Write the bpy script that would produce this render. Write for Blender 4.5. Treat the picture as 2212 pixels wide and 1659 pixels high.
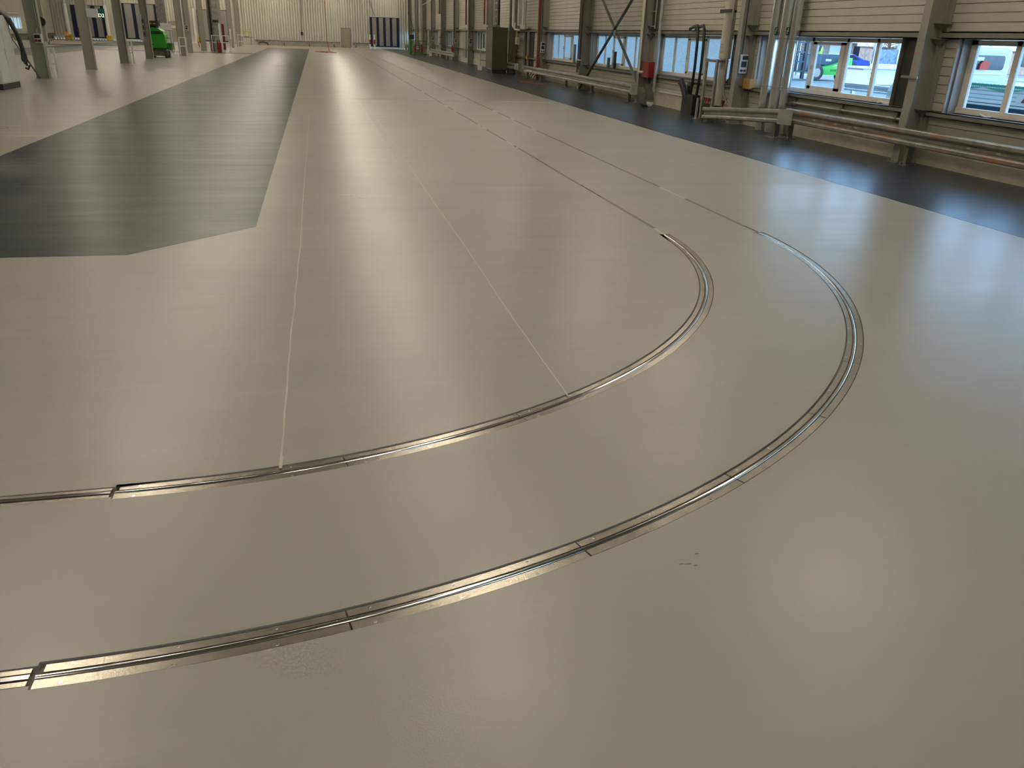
import bpy, bmesh, math, random
from mathutils import Vector, Matrix
random.seed(7)
SC = bpy.context.scene
for o in list(bpy.data.objects): bpy.data.objects.remove(o, do_unlink=True)
COL = SC.collection
PI = math.pi

# ------------------------------------------------------------------ camera
cd = bpy.data.cameras.new('camera'); cam = bpy.data.objects.new('camera', cd); COL.objects.link(cam)
R_ = Vector((.97446701, -.22216073, .03253705)); F_ = Vector((.21610026, .88864293, -.40449279)); U_ = R_.cross(F_)
cam.matrix_world = Matrix(((R_.x, U_.x, -F_.x, 0), (R_.y, U_.y, -F_.y, 0), (R_.z, U_.z, -F_.z, 1.98), (0, 0, 0, 1)))
cd.sensor_width = 36; cd.lens = 36 * 1700 / 2212; cd.clip_start = .05; cd.clip_end = 600
SC.camera = cam

# ------------------------------------------------------------------ world, sun, exposure
w = bpy.data.worlds.new('world'); SC.world = w; w.use_nodes = True
nt = w.node_tree; bg = nt.nodes['Background']
tc = nt.nodes.new('ShaderNodeTexCoord'); sx = nt.nodes.new('ShaderNodeSeparateXYZ'); rp = nt.nodes.new('ShaderNodeValToRGB')
nt.links.new(tc.outputs['Generated'], sx.inputs[0]); nt.links.new(sx.outputs['Z'], rp.inputs[0]); nt.links.new(rp.outputs[0], bg.inputs[0])
rp.color_ramp.elements[0].position = 0.0; rp.color_ramp.elements[0].color = (.50, .78, 1.0, 1)
rp.color_ramp.elements[1].position = .42; rp.color_ramp.elements[1].color = (.16, .26, .41, 1)
e_ = rp.color_ramp.elements.new(1.0); e_.color = (.08, .14, .22, 1)
bg.inputs[1].default_value = 9.5
sl = bpy.data.lights.new('sun', 'SUN'); so = bpy.data.objects.new('sun', sl); COL.objects.link(so)
sl.energy = 3.0; sl.color = (1, .86, .68); sl.angle = .01
so.rotation_euler = (0, math.radians(-66), math.radians(15))
SC.view_settings.view_transform = 'Standard'; SC.view_settings.look = 'None'
SC.view_settings.exposure = 0.0; SC.view_settings.gamma = 1; SC.view_settings.use_curve_mapping = False
SC.cycles.use_denoising = True
SC.cycles.max_bounces = 7; SC.cycles.diffuse_bounces = 4; SC.cycles.glossy_bounces = 4; SC.cycles.transmission_bounces = 6
SC.cycles.sample_clamp_indirect = 6
LAMP_E = 42.0
LAMP_C = (1, .89, .71, 1)

# ------------------------------------------------------------------ materials
MATS = {}
def mat(name, col, rough=.5, metal=0, var=.06, scale=3.0, stretch=(1, 1, 1), bump=0, bscale=40, trans=0, spec=.5, emit=None, es=0):
    if name in MATS: return MATS[name]
    m = bpy.data.materials.new(name); m.use_nodes = True; n = m.node_tree; b = n.nodes['Principled BSDF']
    b.inputs['Roughness'].default_value = rough; b.inputs['Metallic'].default_value = metal
    b.inputs['Specular IOR Level'].default_value = spec
    g = n.nodes.new('ShaderNodeTexCoord'); mp = n.nodes.new('ShaderNodeMapping'); mp.inputs['Scale'].default_value = stretch
    n.links.new(g.outputs['Object'], mp.inputs[0])
    t = n.nodes.new('ShaderNodeTexNoise'); t.inputs['Scale'].default_value = scale; t.inputs['Detail'].default_value = 5
    n.links.new(mp.outputs[0], t.inputs[0])
    r = n.nodes.new('ShaderNodeValToRGB')
    r.color_ramp.elements[0].position = .3; r.color_ramp.elements[1].position = .7
    r.color_ramp.elements[0].color = tuple(max(0, c * (1 - var)) for c in col[:3]) + (1,)
    r.color_ramp.elements[1].color = tuple(min(1, c * (1 + var)) for c in col[:3]) + (1,)
    n.links.new(t.outputs[0], r.inputs[0]); n.links.new(r.outputs[0], b.inputs['Base Color'])
    if bump:
        t2 = n.nodes.new('ShaderNodeTexNoise'); t2.inputs['Scale'].default_value = bscale; n.links.new(mp.outputs[0], t2.inputs[0])
        bu = n.nodes.new('ShaderNodeBump'); bu.inputs['Strength'].default_value = bump; bu.inputs['Distance'].default_value = .01
        n.links.new(t2.outputs[0], bu.inputs['Height']); n.links.new(bu.outputs[0], b.inputs['Normal'])
    if trans: b.inputs['Transmission Weight'].default_value = trans
    if emit:
        b.inputs['Emission Color'].default_value = emit; b.inputs['Emission Strength'].default_value = es
    MATS[name] = m
    return m

def floor_mat(name, col, rough, rvar, streak, speck, region=False):
    m = bpy.data.materials.new(name); m.use_nodes = True; n = m.node_tree; L = n.links; b = n.nodes['Principled BSDF']
    g = n.nodes.new('ShaderNodeNewGeometry')
    def noise(sc, st, det=4, ro=.55):
        mp = n.nodes.new('ShaderNodeMapping'); mp.inputs['Scale'].default_value = st; L.new(g.outputs['Position'], mp.inputs[0])
        t = n.nodes.new('ShaderNodeTexNoise'); t.inputs['Scale'].default_value = sc; t.inputs['Detail'].default_value = det
        t.inputs['Roughness'].default_value = ro; L.new(mp.outputs[0], t.inputs[0]); return t.outputs[0]
    def mix(a, bb, f, clamp=True):
        x = n.nodes.new('ShaderNodeMix'); x.data_type = 'RGBA'; x.blend_type = 'MIX'
        L.new(f, x.inputs[0])
        for s, v in ((6, a), (7, bb)):
            if isinstance(v, tuple): x.inputs[s].default_value = v
            else: L.new(v, x.inputs[s])
        return x.outputs[2]
    def ramp(v, p0, p1, c0=(0, 0, 0, 1), c1=(1, 1, 1, 1)):
        r = n.nodes.new('ShaderNodeValToRGB'); e = r.color_ramp.elements
        e[0].position = p0; e[1].position = p1; e[0].color = c0; e[1].color = c1; L.new(v, r.inputs[0]); return r.outputs[0]
    def mth(op, a, bb=None):
        x = n.nodes.new('ShaderNodeMath'); x.operation = op
        for i, v in enumerate((a, bb)):
            if v is None: continue
            if isinstance(v, (int, float)): x.inputs[i].default_value = v
            else: L.new(v, x.inputs[i])
        return x.outputs[0]
    big = noise(.35, (1, 1.3, 1)); fine = noise(2.2, (.35, 1.6, 1), 5)
    c0 = tuple(c * .93 for c in col) + (1,); c1 = tuple(c * 1.06 for c in col) + (1,)
    base = ramp(big, .3, .7, c0, c1)
    sc = ramp(fine, .62, .78)
    light = tuple(min(1, c * 1.18 + .015) for c in col) + (1,)
    base = mix(base, light, mth('MULTIPLY', sc, .35))
    dust = ramp(noise(1.3, (.25, 2.6, 1), 6, .7), .66, .82)
    base = mix(base, tuple(min(1, c * 1.3 + .02) for c in col) + (1,), mth('MULTIPLY', dust, .4))
    # scattered dark specks
    vo = n.nodes.new('ShaderNodeTexVoronoi'); vo.inputs['Scale'].default_value = .9; L.new(g.outputs['Position'], vo.inputs['Vector'])
    sp = mth('LESS_THAN', vo.outputs['Distance'], .012)
    base = mix(base, (.04, .035, .03, 1), mth('MULTIPLY', sp, .8))
    L.new(base, b.inputs['Base Color'])
    st1 = noise(1.3, (.35, 1.7, 1), 3, .55); st2 = noise(7, (.5, 2.0, 1), 3)
    rr = mth('ADD', mth('MULTIPLY', mth('SUBTRACT', st1, .5), rvar), rough)
    h = mth('ADD', mth('MULTIPLY', st1, streak), mth('MULTIPLY', st2, streak * .05))
    px = noise(130, (1, 1, 1), 2)
    spk = ramp(noise(.8, (1, 1, 1), 3), .45, .65)
    sa = mth('MULTIPLY', mth('ADD', mth('MULTIPLY', spk, .8), .25), speck)
    if region:
        s = n.nodes.new('ShaderNodeSeparateXYZ'); L.new(g.outputs['Position'], s.inputs[0])
        inr = mth('MULTIPLY', mth('GREATER_THAN', s.outputs[1], 11.14), mth('GREATER_THAN', s.outputs[0], 1.2))
        inr = mth('MULTIPLY', inr, mth('LESS_THAN', s.outputs[1], 26.85))
        sa = mth('MULTIPLY', sa, mth('ADD', mth('MULTIPLY', inr, 1.3), 1.0))
        rr = mth('ADD', rr, mth('MULTIPLY', inr, .05))
        far = mth('GREATER_THAN', s.outputs[1], 26.85)
        rr = mth('ADD', rr, mth('MULTIPLY', far, -.02))
    h = mth('ADD', h, mth('MULTIPLY', px, sa))
    bu = n.nodes.new('ShaderNodeBump'); bu.inputs['Strength'].default_value = 1; bu.inputs['Distance'].default_value = 1
    L.new(h, bu.inputs['Height']); L.new(bu.outputs[0], b.inputs['Normal'])
    rr = mth('MAXIMUM', rr, .283)      # keeps the coating satin, never mirror-like
    L.new(rr, b.inputs['Roughness'])
    b.inputs['Specular IOR Level'].default_value = .5 if region else (.27 if col[0] > .03 else .45)
    return m

M_floor = floor_mat('beige_floor_coating', (.362, .340, .288), .325, .11, .008, .0007, True)
M_lane = floor_mat('grey_lane_coating', (.027, .040, .042), .32, .12, .009, .0003)
M_lane2 = floor_mat('dark_lane_coating', (.026, .037, .047), .31, .10, .007, .0002)
M_col = mat('column_paint', (.27, .26, .215), .45, var=.07, scale=2)
M_colw = mat('column_paint_left', (.29, .28, .225), .42, var=.07, scale=2)
M_side = mat('siding_paint', (.44, .42, .345), .5, var=.06, scale=1.5, bump=.15, bscale=12)
M_plinth = mat('plinth_concrete', (.52, .48, .37), .7, var=.12, scale=4, bump=.4, bscale=30)
M_beam = mat('girt_grey', (.17, .165, .14), .45, var=.1)
M_dark = mat('dark_gap', (.02, .02, .018), .7)
M_galv = mat('galvanised_steel', (.34, .33, .30), .42, .75, var=.22, scale=6, stretch=(1, .5, 1))
M_rust = mat('rust_stain', (.30, .11, .035), .7, .2, var=.4, scale=14)
M_galvd = mat('dull_steel', (.20, .195, .175), .5, .6, var=.2, scale=5)
M_duct = mat('duct_sheet', (.72, .73, .72), .25, .97, var=.05, scale=2, stretch=(1, 1, .2))
M_wframe = mat('window_frame_paint', (.68, .65, .59), .4, var=.04)
M_white = mat('white_paint', (.72, .72, .68), .35, var=.03)
M_pipe = mat('cream_pipe', (.50, .47, .38), .35, var=.05)
M_black = mat('black_rubber', (.012, .012, .014), .4, var=.2)
M_blackm = mat('black_plastic', (.014, .014, .016), .55, var=.2)
M_red = mat('red_paint', (.26, .010, .011), .35, var=.08)
M_dred = mat('oxide_red', (.16, .035, .02), .5, var=.1)
M_green = mat('lift_green', (.035, .36, .025), .33, var=.05)
M_greend = mat('dark_green', (.02, .16, .02), .4)
M_navy = mat('navy_frame', (.006, .006, .05), .35, var=.1)
M_curt = mat('door_panel_grey', (.28, .27, .24), .4, var=.08, scale=.8)
M_corr = mat('corrugated_sheet', (.56, .55, .475), .42, var=.04, scale=.4)
M_ydoor = mat('tan_door', (.30, .275, .19), .45, var=.04)
M_yel = mat('yellow_guard', (.62, .40, .03), .4)
M_orange = mat('ochre_box', (.40, .20, .045), .45, var=.1)
M_rail = mat('polished_rail', (.78, .77, .75), .14, 1, var=.04)
M_plate = mat('brushed_plate', (.46, .42, .36), .27, .85, var=.14, scale=6, stretch=(1, 1, 1), bump=.05, bscale=90)
M_seal = mat('light_sealant', (.56, .52, .43), .45, var=.1)
M_sealg = mat('grey_filler', (.19, .17, .145), .5, var=.15, scale=6)
M_hosered = mat('red_hose', (.42, .06, .03), .4)
M_cab = mat('cabinet_paint', (.55, .56, .54), .4, var=.02)
M_tanmach = mat('olive_cabinet', (.085, .072, .038), .5, var=.12, scale=1.2)
M_galvbr = mat('bright_galvanised', (.55, .56, .55), .33, .8, var=.15)
M_ceil = mat('ceiling_sheet', (.18, .175, .16), .6)
M_bluecar = mat('blue_car_paint', (.02, .07, .45), .25)
M_darkcar = mat('dark_blue_machine', (.03, .07, .12), .4, var=.3, scale=8)
M_lgreen = mat('bright_green_paint', (.10, .62, .12), .35)
M_tyre = mat('tyre_rubber', (.05, .05, .05), .7)
M_rim = mat('wheel_rim', (.45, .42, .36), .5)
M_vest = mat('hi_vis_yellow', (.55, .75, .05), .6)
M_skin = mat('skin', (.45, .27, .19), .5)
M_cloth = mat('dark_clothing', (.03, .035, .06), .8)
M_vwhite = mat('vehicle_white', (.74, .76, .76), .3, var=.02)
M_asph = mat('yard_asphalt', (.34, .34, .34), .85, var=.1, scale=.7)
M_bark = mat('bark', (.16, .10, .06), .9, var=.3)
M_brick = mat('brick_red', (.42, .31, .25), .8, var=.2)
M_net = mat('green_net', (.04, .36, .20), .6)
M_jred = mat('red_jacket', (.62, .07, .04), .6)
M_autog = mat('car_glass', (.02, .03, .04), .08, var=.3, scale=9)
M_orch = mat('orange_chair', (.62, .27, .08), .5)
M_lamp = bpy.data.materials.new('lamp_tube'); M_lamp.use_nodes = True
_b = M_lamp.node_tree.nodes['Principled BSDF']; _b.inputs['Emission Color'].default_value = LAMP_C; _b.inputs['Emission Strength'].default_value = LAMP_E
M_shine = mat('sign_lit', (.8, .9, .8), .5, emit=(.9, 1, .9, 1), es=1.2)

def glass(name, col=(.85, .93, 1), rough=0.0):
    m = bpy.data.materials.new(name); m.use_nodes = True; n = m.node_tree; n.nodes.clear()
    o = n.nodes.new('ShaderNodeOutputMaterial'); t = n.nodes.new('ShaderNodeBsdfTransparent'); g = n.nodes.new('ShaderNodeBsdfGlossy')
    t.inputs[0].default_value = col + (1,); g.inputs['Roughness'].default_value = .03
    lw = n.nodes.new('ShaderNodeLayerWeight'); f = n.nodes.new('ShaderNodeMath'); f.operation = 'POWER'; f.inputs[1].default_value = 4
    n.links.new(lw.outputs['Facing'], f.inputs[0]); x = n.nodes.new('ShaderNodeMixShader')
    n.links.new(f.outputs[0], x.inputs[0]); n.links.new(t.outputs[0], x.inputs[1]); n.links.new(g.outputs[0], x.inputs[2]); n.links.new(x.outputs[0], o.inputs[0])
    return m
M_glass = glass('clear_glass')
def frosted():
    m = bpy.data.materials.new('frosted_glass'); m.use_nodes = True; n = m.node_tree; n.nodes.clear()
    o = n.nodes.new('ShaderNodeOutputMaterial'); t = n.nodes.new('ShaderNodeBsdfTranslucent'); g = n.nodes.new('ShaderNodeBsdfGlossy')
    tc = n.nodes.new('ShaderNodeTexCoord'); v = n.nodes.new('ShaderNodeTexVoronoi'); v.inputs['Scale'].default_value = 28
    n.links.new(tc.outputs['Object'], v.inputs['Vector'])
    r = n.nodes.new('ShaderNodeValToRGB'); r.color_ramp.elements[0].color = (.37, .41, .42, 1); r.color_ramp.elements[1].color = (.56, .60, .61, 1)
    n.links.new(v.outputs['Distance'], r.inputs[0]); n.links.new(r.outputs[0], t.inputs[0])
    g.inputs['Roughness'].default_value = .3; x = n.nodes.new('ShaderNodeMixShader'); x.inputs[0].default_value = .06
    n.links.new(t.outputs[0], x.inputs[1]); n.links.new(g.outputs[0], x.inputs[2]); n.links.new(x.outputs[0], o.inputs[0])
    return m
M_frost = frosted()

def rusty():
    m = mat('galvanised_rusty', (.27, .26, .235), .45, .6, var=.22, scale=6); n = m.node_tree; b = n.nodes['Principled BSDF']
    g = n.nodes.new('ShaderNodeTexCoord'); mp = n.nodes.new('ShaderNodeMapping'); mp.inputs['Scale'].default_value = (3, .9, 7); n.links.new(g.outputs['Object'], mp.inputs[0])
    t = n.nodes.new('ShaderNodeTexNoise'); t.inputs['Scale'].default_value = 1.6; t.inputs['Detail'].default_value = 6; n.links.new(mp.outputs[0], t.inputs[0])
    r = n.nodes.new('ShaderNodeValToRGB'); r.color_ramp.elements[0].position = .56; r.color_ramp.elements[1].position = .68; n.links.new(t.outputs[0], r.inputs[0])
    x = n.nodes.new('ShaderNodeMix'); x.data_type = 'RGBA'; old = b.inputs['Base Color'].links[0].from_socket
    n.links.new(r.outputs[0], x.inputs[0]); n.links.new(old, x.inputs[6]); x.inputs[7].default_value = (.36, .15, .06, 1)
    n.links.new(x.outputs[2], b.inputs['Base Color'])
    q = n.nodes.new('ShaderNodeMath'); q.operation = 'MULTIPLY_ADD'; q.inputs[1].default_value = -.6; q.inputs[2].default_value = .7
    n.links.new(r.outputs[0], q.inputs[0]); n.links.new(q.outputs[0], b.inputs['Metallic']); return m
M_galvr = rusty()

# ------------------------------------------------------------------ mesh builder
class MB:
    def __init__(s): s.v = []; s.f = []; s.sm = []
    def add(s, vs, fs, smooth=False):
        b = len(s.v); s.v += [tuple(p) for p in vs]; s.f += [tuple(i + b for i in f) for f in fs]; s.sm += [smooth] * len(fs); return s
    def box(s, x0, x1, y0, y1, z0, z1):
        vs = [(x, y, z) for z in (z0, z1) for y in (y0, y1) for x in (x0, x1)]
        return s.add(vs, [(0, 2, 3, 1), (4, 5, 7, 6), (0, 1, 5, 4), (2, 6, 7, 3), (0, 4, 6, 2), (1, 3, 7, 5)])
    def bbox(s, x0, x1, y0, y1, z0, z1, r=.01):      # bevelled box
        bm = bmesh.new(); bmesh.ops.create_cube(bm, size=1)
        bmesh.ops.scale(bm, vec=(x1 - x0, y1 - y0, z1 - z0), verts=bm.verts)
        bmesh.ops.translate(bm, vec=((x0 + x1) / 2, (y0 + y1) / 2, (z0 + z1) / 2), verts=bm.verts)
        bmesh.ops.bevel(bm, geom=bm.edges[:], offset=r, segments=2, affect='EDGES')
        s.add([v.co[:] for v in bm.verts], [[v.index for v in f.verts] for f in bm.faces]); bm.free(); return s
    def hexa(s, a, b):      # two quads (4 pts each)
        return s.add(list(a) + list(b), [(3, 2, 1, 0), (4, 5, 6, 7), (0, 1, 5, 4), (1, 2, 6, 5), (2, 3, 7, 6), (3, 0, 4, 7)])
    def bar(s, p, q, wd, hd=None, up=(0, 0, 1)):     # rectangular bar from p to q
        hd = hd or wd; p = Vector(p); q = Vector(q); d = (q - p).normalized(); u = Vector(up)
        if abs(d.dot(u)) > .95: u = Vector((0, 1, 0))
        a = d.cross(u).normalized(); u = a.cross(d)
        o = [a * wd / 2 + u * hd / 2, -a * wd / 2 + u * hd / 2, -a * wd / 2 - u * hd / 2, a * wd / 2 - u * hd / 2]
        return s.hexa([p + k for k in o], [q + k for k in o])
    def tube(s, pts, r, n=12, caps=True):
        pts = [Vector(p) for p in pts]; rs = r if isinstance(r, (list, tuple)) else [r] * len(pts)
        d0 = (pts[1] - pts[0]).normalized(); u = Vector((0, 0, 1)) if abs(d0.z) < .9 else Vector((0, 1, 0)); vs = []
        for i, p in enumerate(pts):
            d = (pts[min(i + 1, len(pts) - 1)] - pts[max(i - 1, 0)]).normalized()
            a = d.cross(u).normalized(); u = a.cross(d).normalized()
            for k in range(n):
                t = 2 * PI * k / n; vs.append(p + (a * math.cos(t) + u * math.sin(t)) * rs[i])
        fs = [(i * n + k, i * n + (k + 1) % n, (i + 1) * n + (k + 1) % n, (i + 1) * n + k) for i in range(len(pts) - 1) for k in range(n)]
        s.add(vs, fs, True)
        if caps:
            s.add(vs[:n], [tuple(range(n))]); s.add(vs[-n:], [tuple(reversed(range(n)))])
        return s
    def prism(s, poly, axis, a, b, smooth=False):    # poly 2D extruded along axis ('x': (y,z), 'y': (x,z), 'z': (x,y))
        def mk(p, t): return {'x': (t, p[0], p[1]), 'y': (p[0], t, p[1]), 'z': (p[0], p[1], t)}[axis]
        n = len(poly); vs = [mk(p, a) for p in poly] + [mk(p, b) for p in poly]
        s.add(vs, [tuple(range(n)), tuple(reversed(range(n, 2 * n)))])
        return s.add(vs, [(i, i + n, (i + 1) % n + n, (i + 1) % n) for i in range(n)], smooth)
    def xf(s, M): s.v = [tuple(M @ Vector(p)) for p in s.v]; return s
    def obj(s, name, m, parent=None, label=None, kind=None):
        org = ORG.get(parent.name, Vector()) if parent else Vector()
        me = bpy.data.meshes.new(name); me.from_pydata([tuple(Vector(p) - org) for p in s.v], [], s.f)
        bm = bmesh.new(); bm.from_mesh(me); bmesh.ops.recalc_face_normals(bm, faces=bm.faces); bm.to_mesh(me); bm.free()
        if any(s.sm) and len(me.polygons) == len(s.sm): me.polygons.foreach_set('use_smooth', s.sm)
        me.materials.append(m); me.update()
        return link(name, me, parent, label, kind)
ORG = {}
def link(name, me, parent=None, label=None, kind=None):
    o = bpy.data.objects.new(name, me); COL.objects.link(o)
    ORG[o.name] = ORG.get(parent.name, Vector()) if parent else Vector()
    if parent: o.parent = parent
    if label: o['label'] = label
    if kind: o['kind'] = kind
    return o
def T(name, label, cat, loc=(0, 0, 0), group=None, rz=0):
    o = bpy.data.objects.new(name, None); COL.objects.link(o); o.location = loc; o.rotation_euler = (0, 0, rz)
    o.empty_display_size = .1
    ORG[o.name] = Vector(loc); o['label'] = label; o['category'] = cat
    if group: o['group'] = group
    return o
def S(name, loc=(0, 0, 0)):
    o = bpy.data.objects.new(name, None); COL.objects.link(o); o.location = loc; ORG[o.name] = Vector(loc); o['kind'] = 'structure'; return o
def tag(o, label, cat, group=None):
    o['label'] = label; o['category'] = cat
    if group: o['group'] = group
    return o
def copy_tree(o, parent=None):
    c = o.copy(); COL.objects.link(c); c.parent = parent
    for ch in list(o.children): copy_tree(ch, c)
    return c
def thing1(name, mb, m, label, cat, group=None):     # one-mesh thing with its origin at its base
    xs = [p[0] for p in mb.v]; ys = [p[1] for p in mb.v]; z = min(p[2] for p in mb.v)
    loc = Vector(((min(xs) + max(xs)) / 2, (min(ys) + max(ys)) / 2, z))
    mb.v = [tuple(Vector(p) - loc) for p in mb.v]
    o = mb.obj(name, m); o.location = loc; ORG[o.name] = loc; tag(o, label, cat, group); return o
def text(name, body, size, m, parent, M, ext=.002, bold=0):
    cu = bpy.data.curves.new(name, 'FONT'); cu.body = body; cu.size = size; cu.extrude = ext; cu.offset = bold; cu.align_x = 'CENTER'; cu.align_y = 'CENTER'
    t = bpy.data.objects.new('tmp', cu); COL.objects.link(t); bpy.context.view_layer.update()
    me = bpy.data.meshes.new_from_object(t.evaluated_get(bpy.context.evaluated_depsgraph_get()))
    bpy.data.objects.remove(t); org = ORG.get(parent.name, Vector())
    me.transform(Matrix.Translation(-org) @ M); me.materials.clear(); me.materials.append(m)
    return link(name, me, parent)

# ================================================================== FLOOR
CX, CY = -1.035, 8.14
RI, RO = 4.71, 5.87
XL, XR, YN, YF = -28.6, 11.1, -12.0, 106.0
H_L, H_A, H_R = .046, .0635, .016
def track_edge(R, s):      # s=-1 inner edge, +1 outer edge of the channel
    p = [(XL, CY - R - s * H_L), (CX, CY - R - s * H_L)]
    for k in range(97):
        a = -PI / 2 + PI / 2 * k / 96; r = R + s * H_A
        p.append((CX + r * math.cos(a), CY + r * math.sin(a)))
    p += [(CX + R + s * H_R, CY + .001), (CX + R + s * H_R, YF)]
    return p
def flat(mb_pts, z=0):
    bm = bmesh.new(); vs = [bm.verts.new((x, y, z)) for x, y in mb_pts]
    f = bm.faces.new(vs); bmesh.ops.triangulate(bm, faces=[f], ngon_method='EAR_CLIP')
    return bm
fl = MB()
def addpoly(pts, z=0):
    bm = flat(pts, z); bm.verts.index_update()
    fl.add([v.co[:] for v in bm.verts], [[v.index for v in f.verts] for f in bm.faces]); bm.free()
ii = track_edge(RI, -1); io = track_edge(RI, 1); oi = track_edge(RO, -1); oo = track_edge(RO, 1)
addpoly(ii + [(XL, YF)])
addpoly(io + list(reversed(oi)))
addpoly(oo + [(XR + .4, YF), (XR + .4, YN), (XL, YN)])
for e in (ii, io, oi, oo):      # channel side walls
    n = len(e); fl.add([(x, y, 0) for x, y in e] + [(x, y, -.02) for x, y in e], [(i, i + 1, n + i + 1, n + i) for i in range(n - 1)])
me = bpy.data.meshes.new('floor'); me.from_pydata(fl.v, [], fl.f)
bm = bmesh.new(); bm.from_mesh(me)
for f in bm.faces:
    f.normal_update()
    if f.normal.z < 0: f.normal_flip()
bm.to_mesh(me); bm.free(); me.materials.append(M_floor)
floor = link('floor', me); floor['kind'] = 'structure'
MB().box(XL, XR + .4, YN, YF, -.12, -.02).obj('subfloor', M_sealg, floor)

def overlay(name, pts, m, z=.0015, label=None):
    mb = MB(); n = len(pts); mb.prism(pts, 'z', .0002, z); return mb.obj(name, m, floor, label)
lane = [(-3.85, 7.79), (-1.83, 7.78), (-.757, 8.87), (-.745, 92.5), (-4.92, 92.5), (-4.92, 8.9)]
overlay('painted_lane', lane, M_lane, label='long grey painted lane with chamfered near end')
overlay('painted_lane', [(7.99, YN), (7.97, 7.6), (7.92, 12.7), (7.8, 17.5), (7.77, 24.2), (7.73, 35.4), (7.72, YF), (11.05, YF), (11.05, YN)], M_lane2, label='dark glossy lane along the window wall')
overlay('painted_lane', [(-21, 55.5), (-16.3, 55.5), (-16.3, 103), (-21, 103)], M_lane)
overlay('painted_lane', [(-16.25, 69.3), (-4.98, 69.3), (-4.98, 71.8), (-16.25, 71.8)], M_lane)
overlay('painted_lane', [(-28, 100.5), (-21.1, 100.5), (-21.1, 105), (-28, 105)], M_lane2)
overlay('painted_lane', [(-16.2, 93.5), (7.6, 93.5), (7.6, 95), (-16.2, 95)], mat('pale_lane', (.30, .28, .24), .35))
# sealed joints and cracks
def ribbon(pts, wd, m, name='sealed_joint', z=.002, label=None):
    a = []; b = []
    for i, p in enumerate(pts):
        q0 = Vector(pts[max(0, i - 1)]); q1 = Vector(pts[min(len(pts) - 1, i + 1)]); d = (q1 - q0).normalized(); nrm = Vector((-d.y, d.x))
        h = wd[i] / 2 if isinstance(wd, list) else wd / 2
        a.append(Vector(p) + nrm * h); b.append(Vector(p) - nrm * h)
    n = len(pts); mb = MB()
    mb.add([(p.x, p.y, z) for p in a] + [(p.x, p.y, z) for p in b] + [(p.x, p.y, .0003) for p in a] + [(p.x, p.y, .0003) for p in b],
           [(i, i + 1, n + i + 1, n + i) for i in range(n - 1)] + [(i, i + 1, 2 * n + i + 1, 2 * n + i) for i in range(n - 1)] + [(n + i, n + i + 1, 3 * n + i + 1, 3 * n + i) for i in range(n - 1)])
    return mb.obj(name, m, floor, label)
def wob(pts, a=.004, step=.25):
    out = []
    for (x0, y0), (x1, y1) in zip(pts[:-1], pts[1:]):
        k = max(1, int(math.hypot(x1 - x0, y1 - y0) / step))
        for i in range(k): out.append((x0 + (x1 - x0) * i / k + random.uniform(-a, a), y0 + (y1 - y0) * i / k))
    out.append(pts[-1]); return out
ribbon(wob([(-.297, 3.52), (-.297, 3.65)]), .016, M_seal)
ribbon(wob([(-.297, 3.65), (-.297, 5.65), (-.283, 6.1), (-.29, 6.3), (-.277, 8), (-.283, 11.4), (-.272, 15), (-.28, 22)]), .0095, M_seal, label='pale sealed crack left of the curve')
ribbon(wob([(1.352, 4.11), (1.35, 4.2), (1.342, 5.7), (1.353, 7.9), (1.342, 10), (1.36, 15), (1.345, 20.5)], .003), .0095, M_seal, label='pale sealed crack ending at the inner track')
for yy, x0, x1, m_ in ((13.3, -4.9, -.77, M_sealg), (26.85, -4.9, -.77, M_sealg), (26.83, 1.0, 7.7, M_seal), (50, -4.9, -.77, M_sealg), (14.9, 7.85, 11, M_sealg)):
    ribbon([(x0, yy), (x1, yy - .1)], .02, m_, z=.003)
ribbon([(3.5, 26.6), (5.2, 26.5), (7.6, 26.3)], [.05, .3, .1], mat('pale_screed', (.40, .37, .33), .4), 'screed_patch')
def smear(cx, cy, lx, ly, m, n=9):
    pts = [(cx + lx * math.cos(t) * random.uniform(.5, 1), cy + ly * math.sin(t) * random.uniform(.5, 1)) for t in [2 * PI * k / n for k in range(n)]]
    overlay('scuff_patch', pts, m, .0018)
M_scuff = mat('pale_scuff', (.50, .47, .40), .5, var=.12, scale=20)
smear(.24, 10.6, .14, .05, M_scuff); smear(.45, 10.45, .05, .03, M_scuff)
smear(-6.1, 18.4, .4, .1, M_scuff); smear(4.35, 31.6, .35, .12, M_scuff); smear(-5.35, 16.75, .5, .12, M_scuff)
M_dk = mat('dark_scuff', (.22, .20, .165), .5, var=.3, scale=30)
for (x, y, lx, ly) in ((1.375, 2.44, .02, .004), (1.345, 2.445, .014, .003), (1.40, 2.425, .012, .004), (1.44, 2.50, .018, .004), (6.0, 33.4, .15, .05), (6.3, 33.3, .1, .04)):
    smear(x, y, lx, ly, M_dk, 7)
loop = [(-6.55, 18.0), (-6.3, 18.2), (-6.1, 18.15), (-6.0, 17.95), (-6.1, 17.8), (-6.5, 17.7)]
ribbon(loop, .03, M_dk, 'loop_mark')

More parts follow.
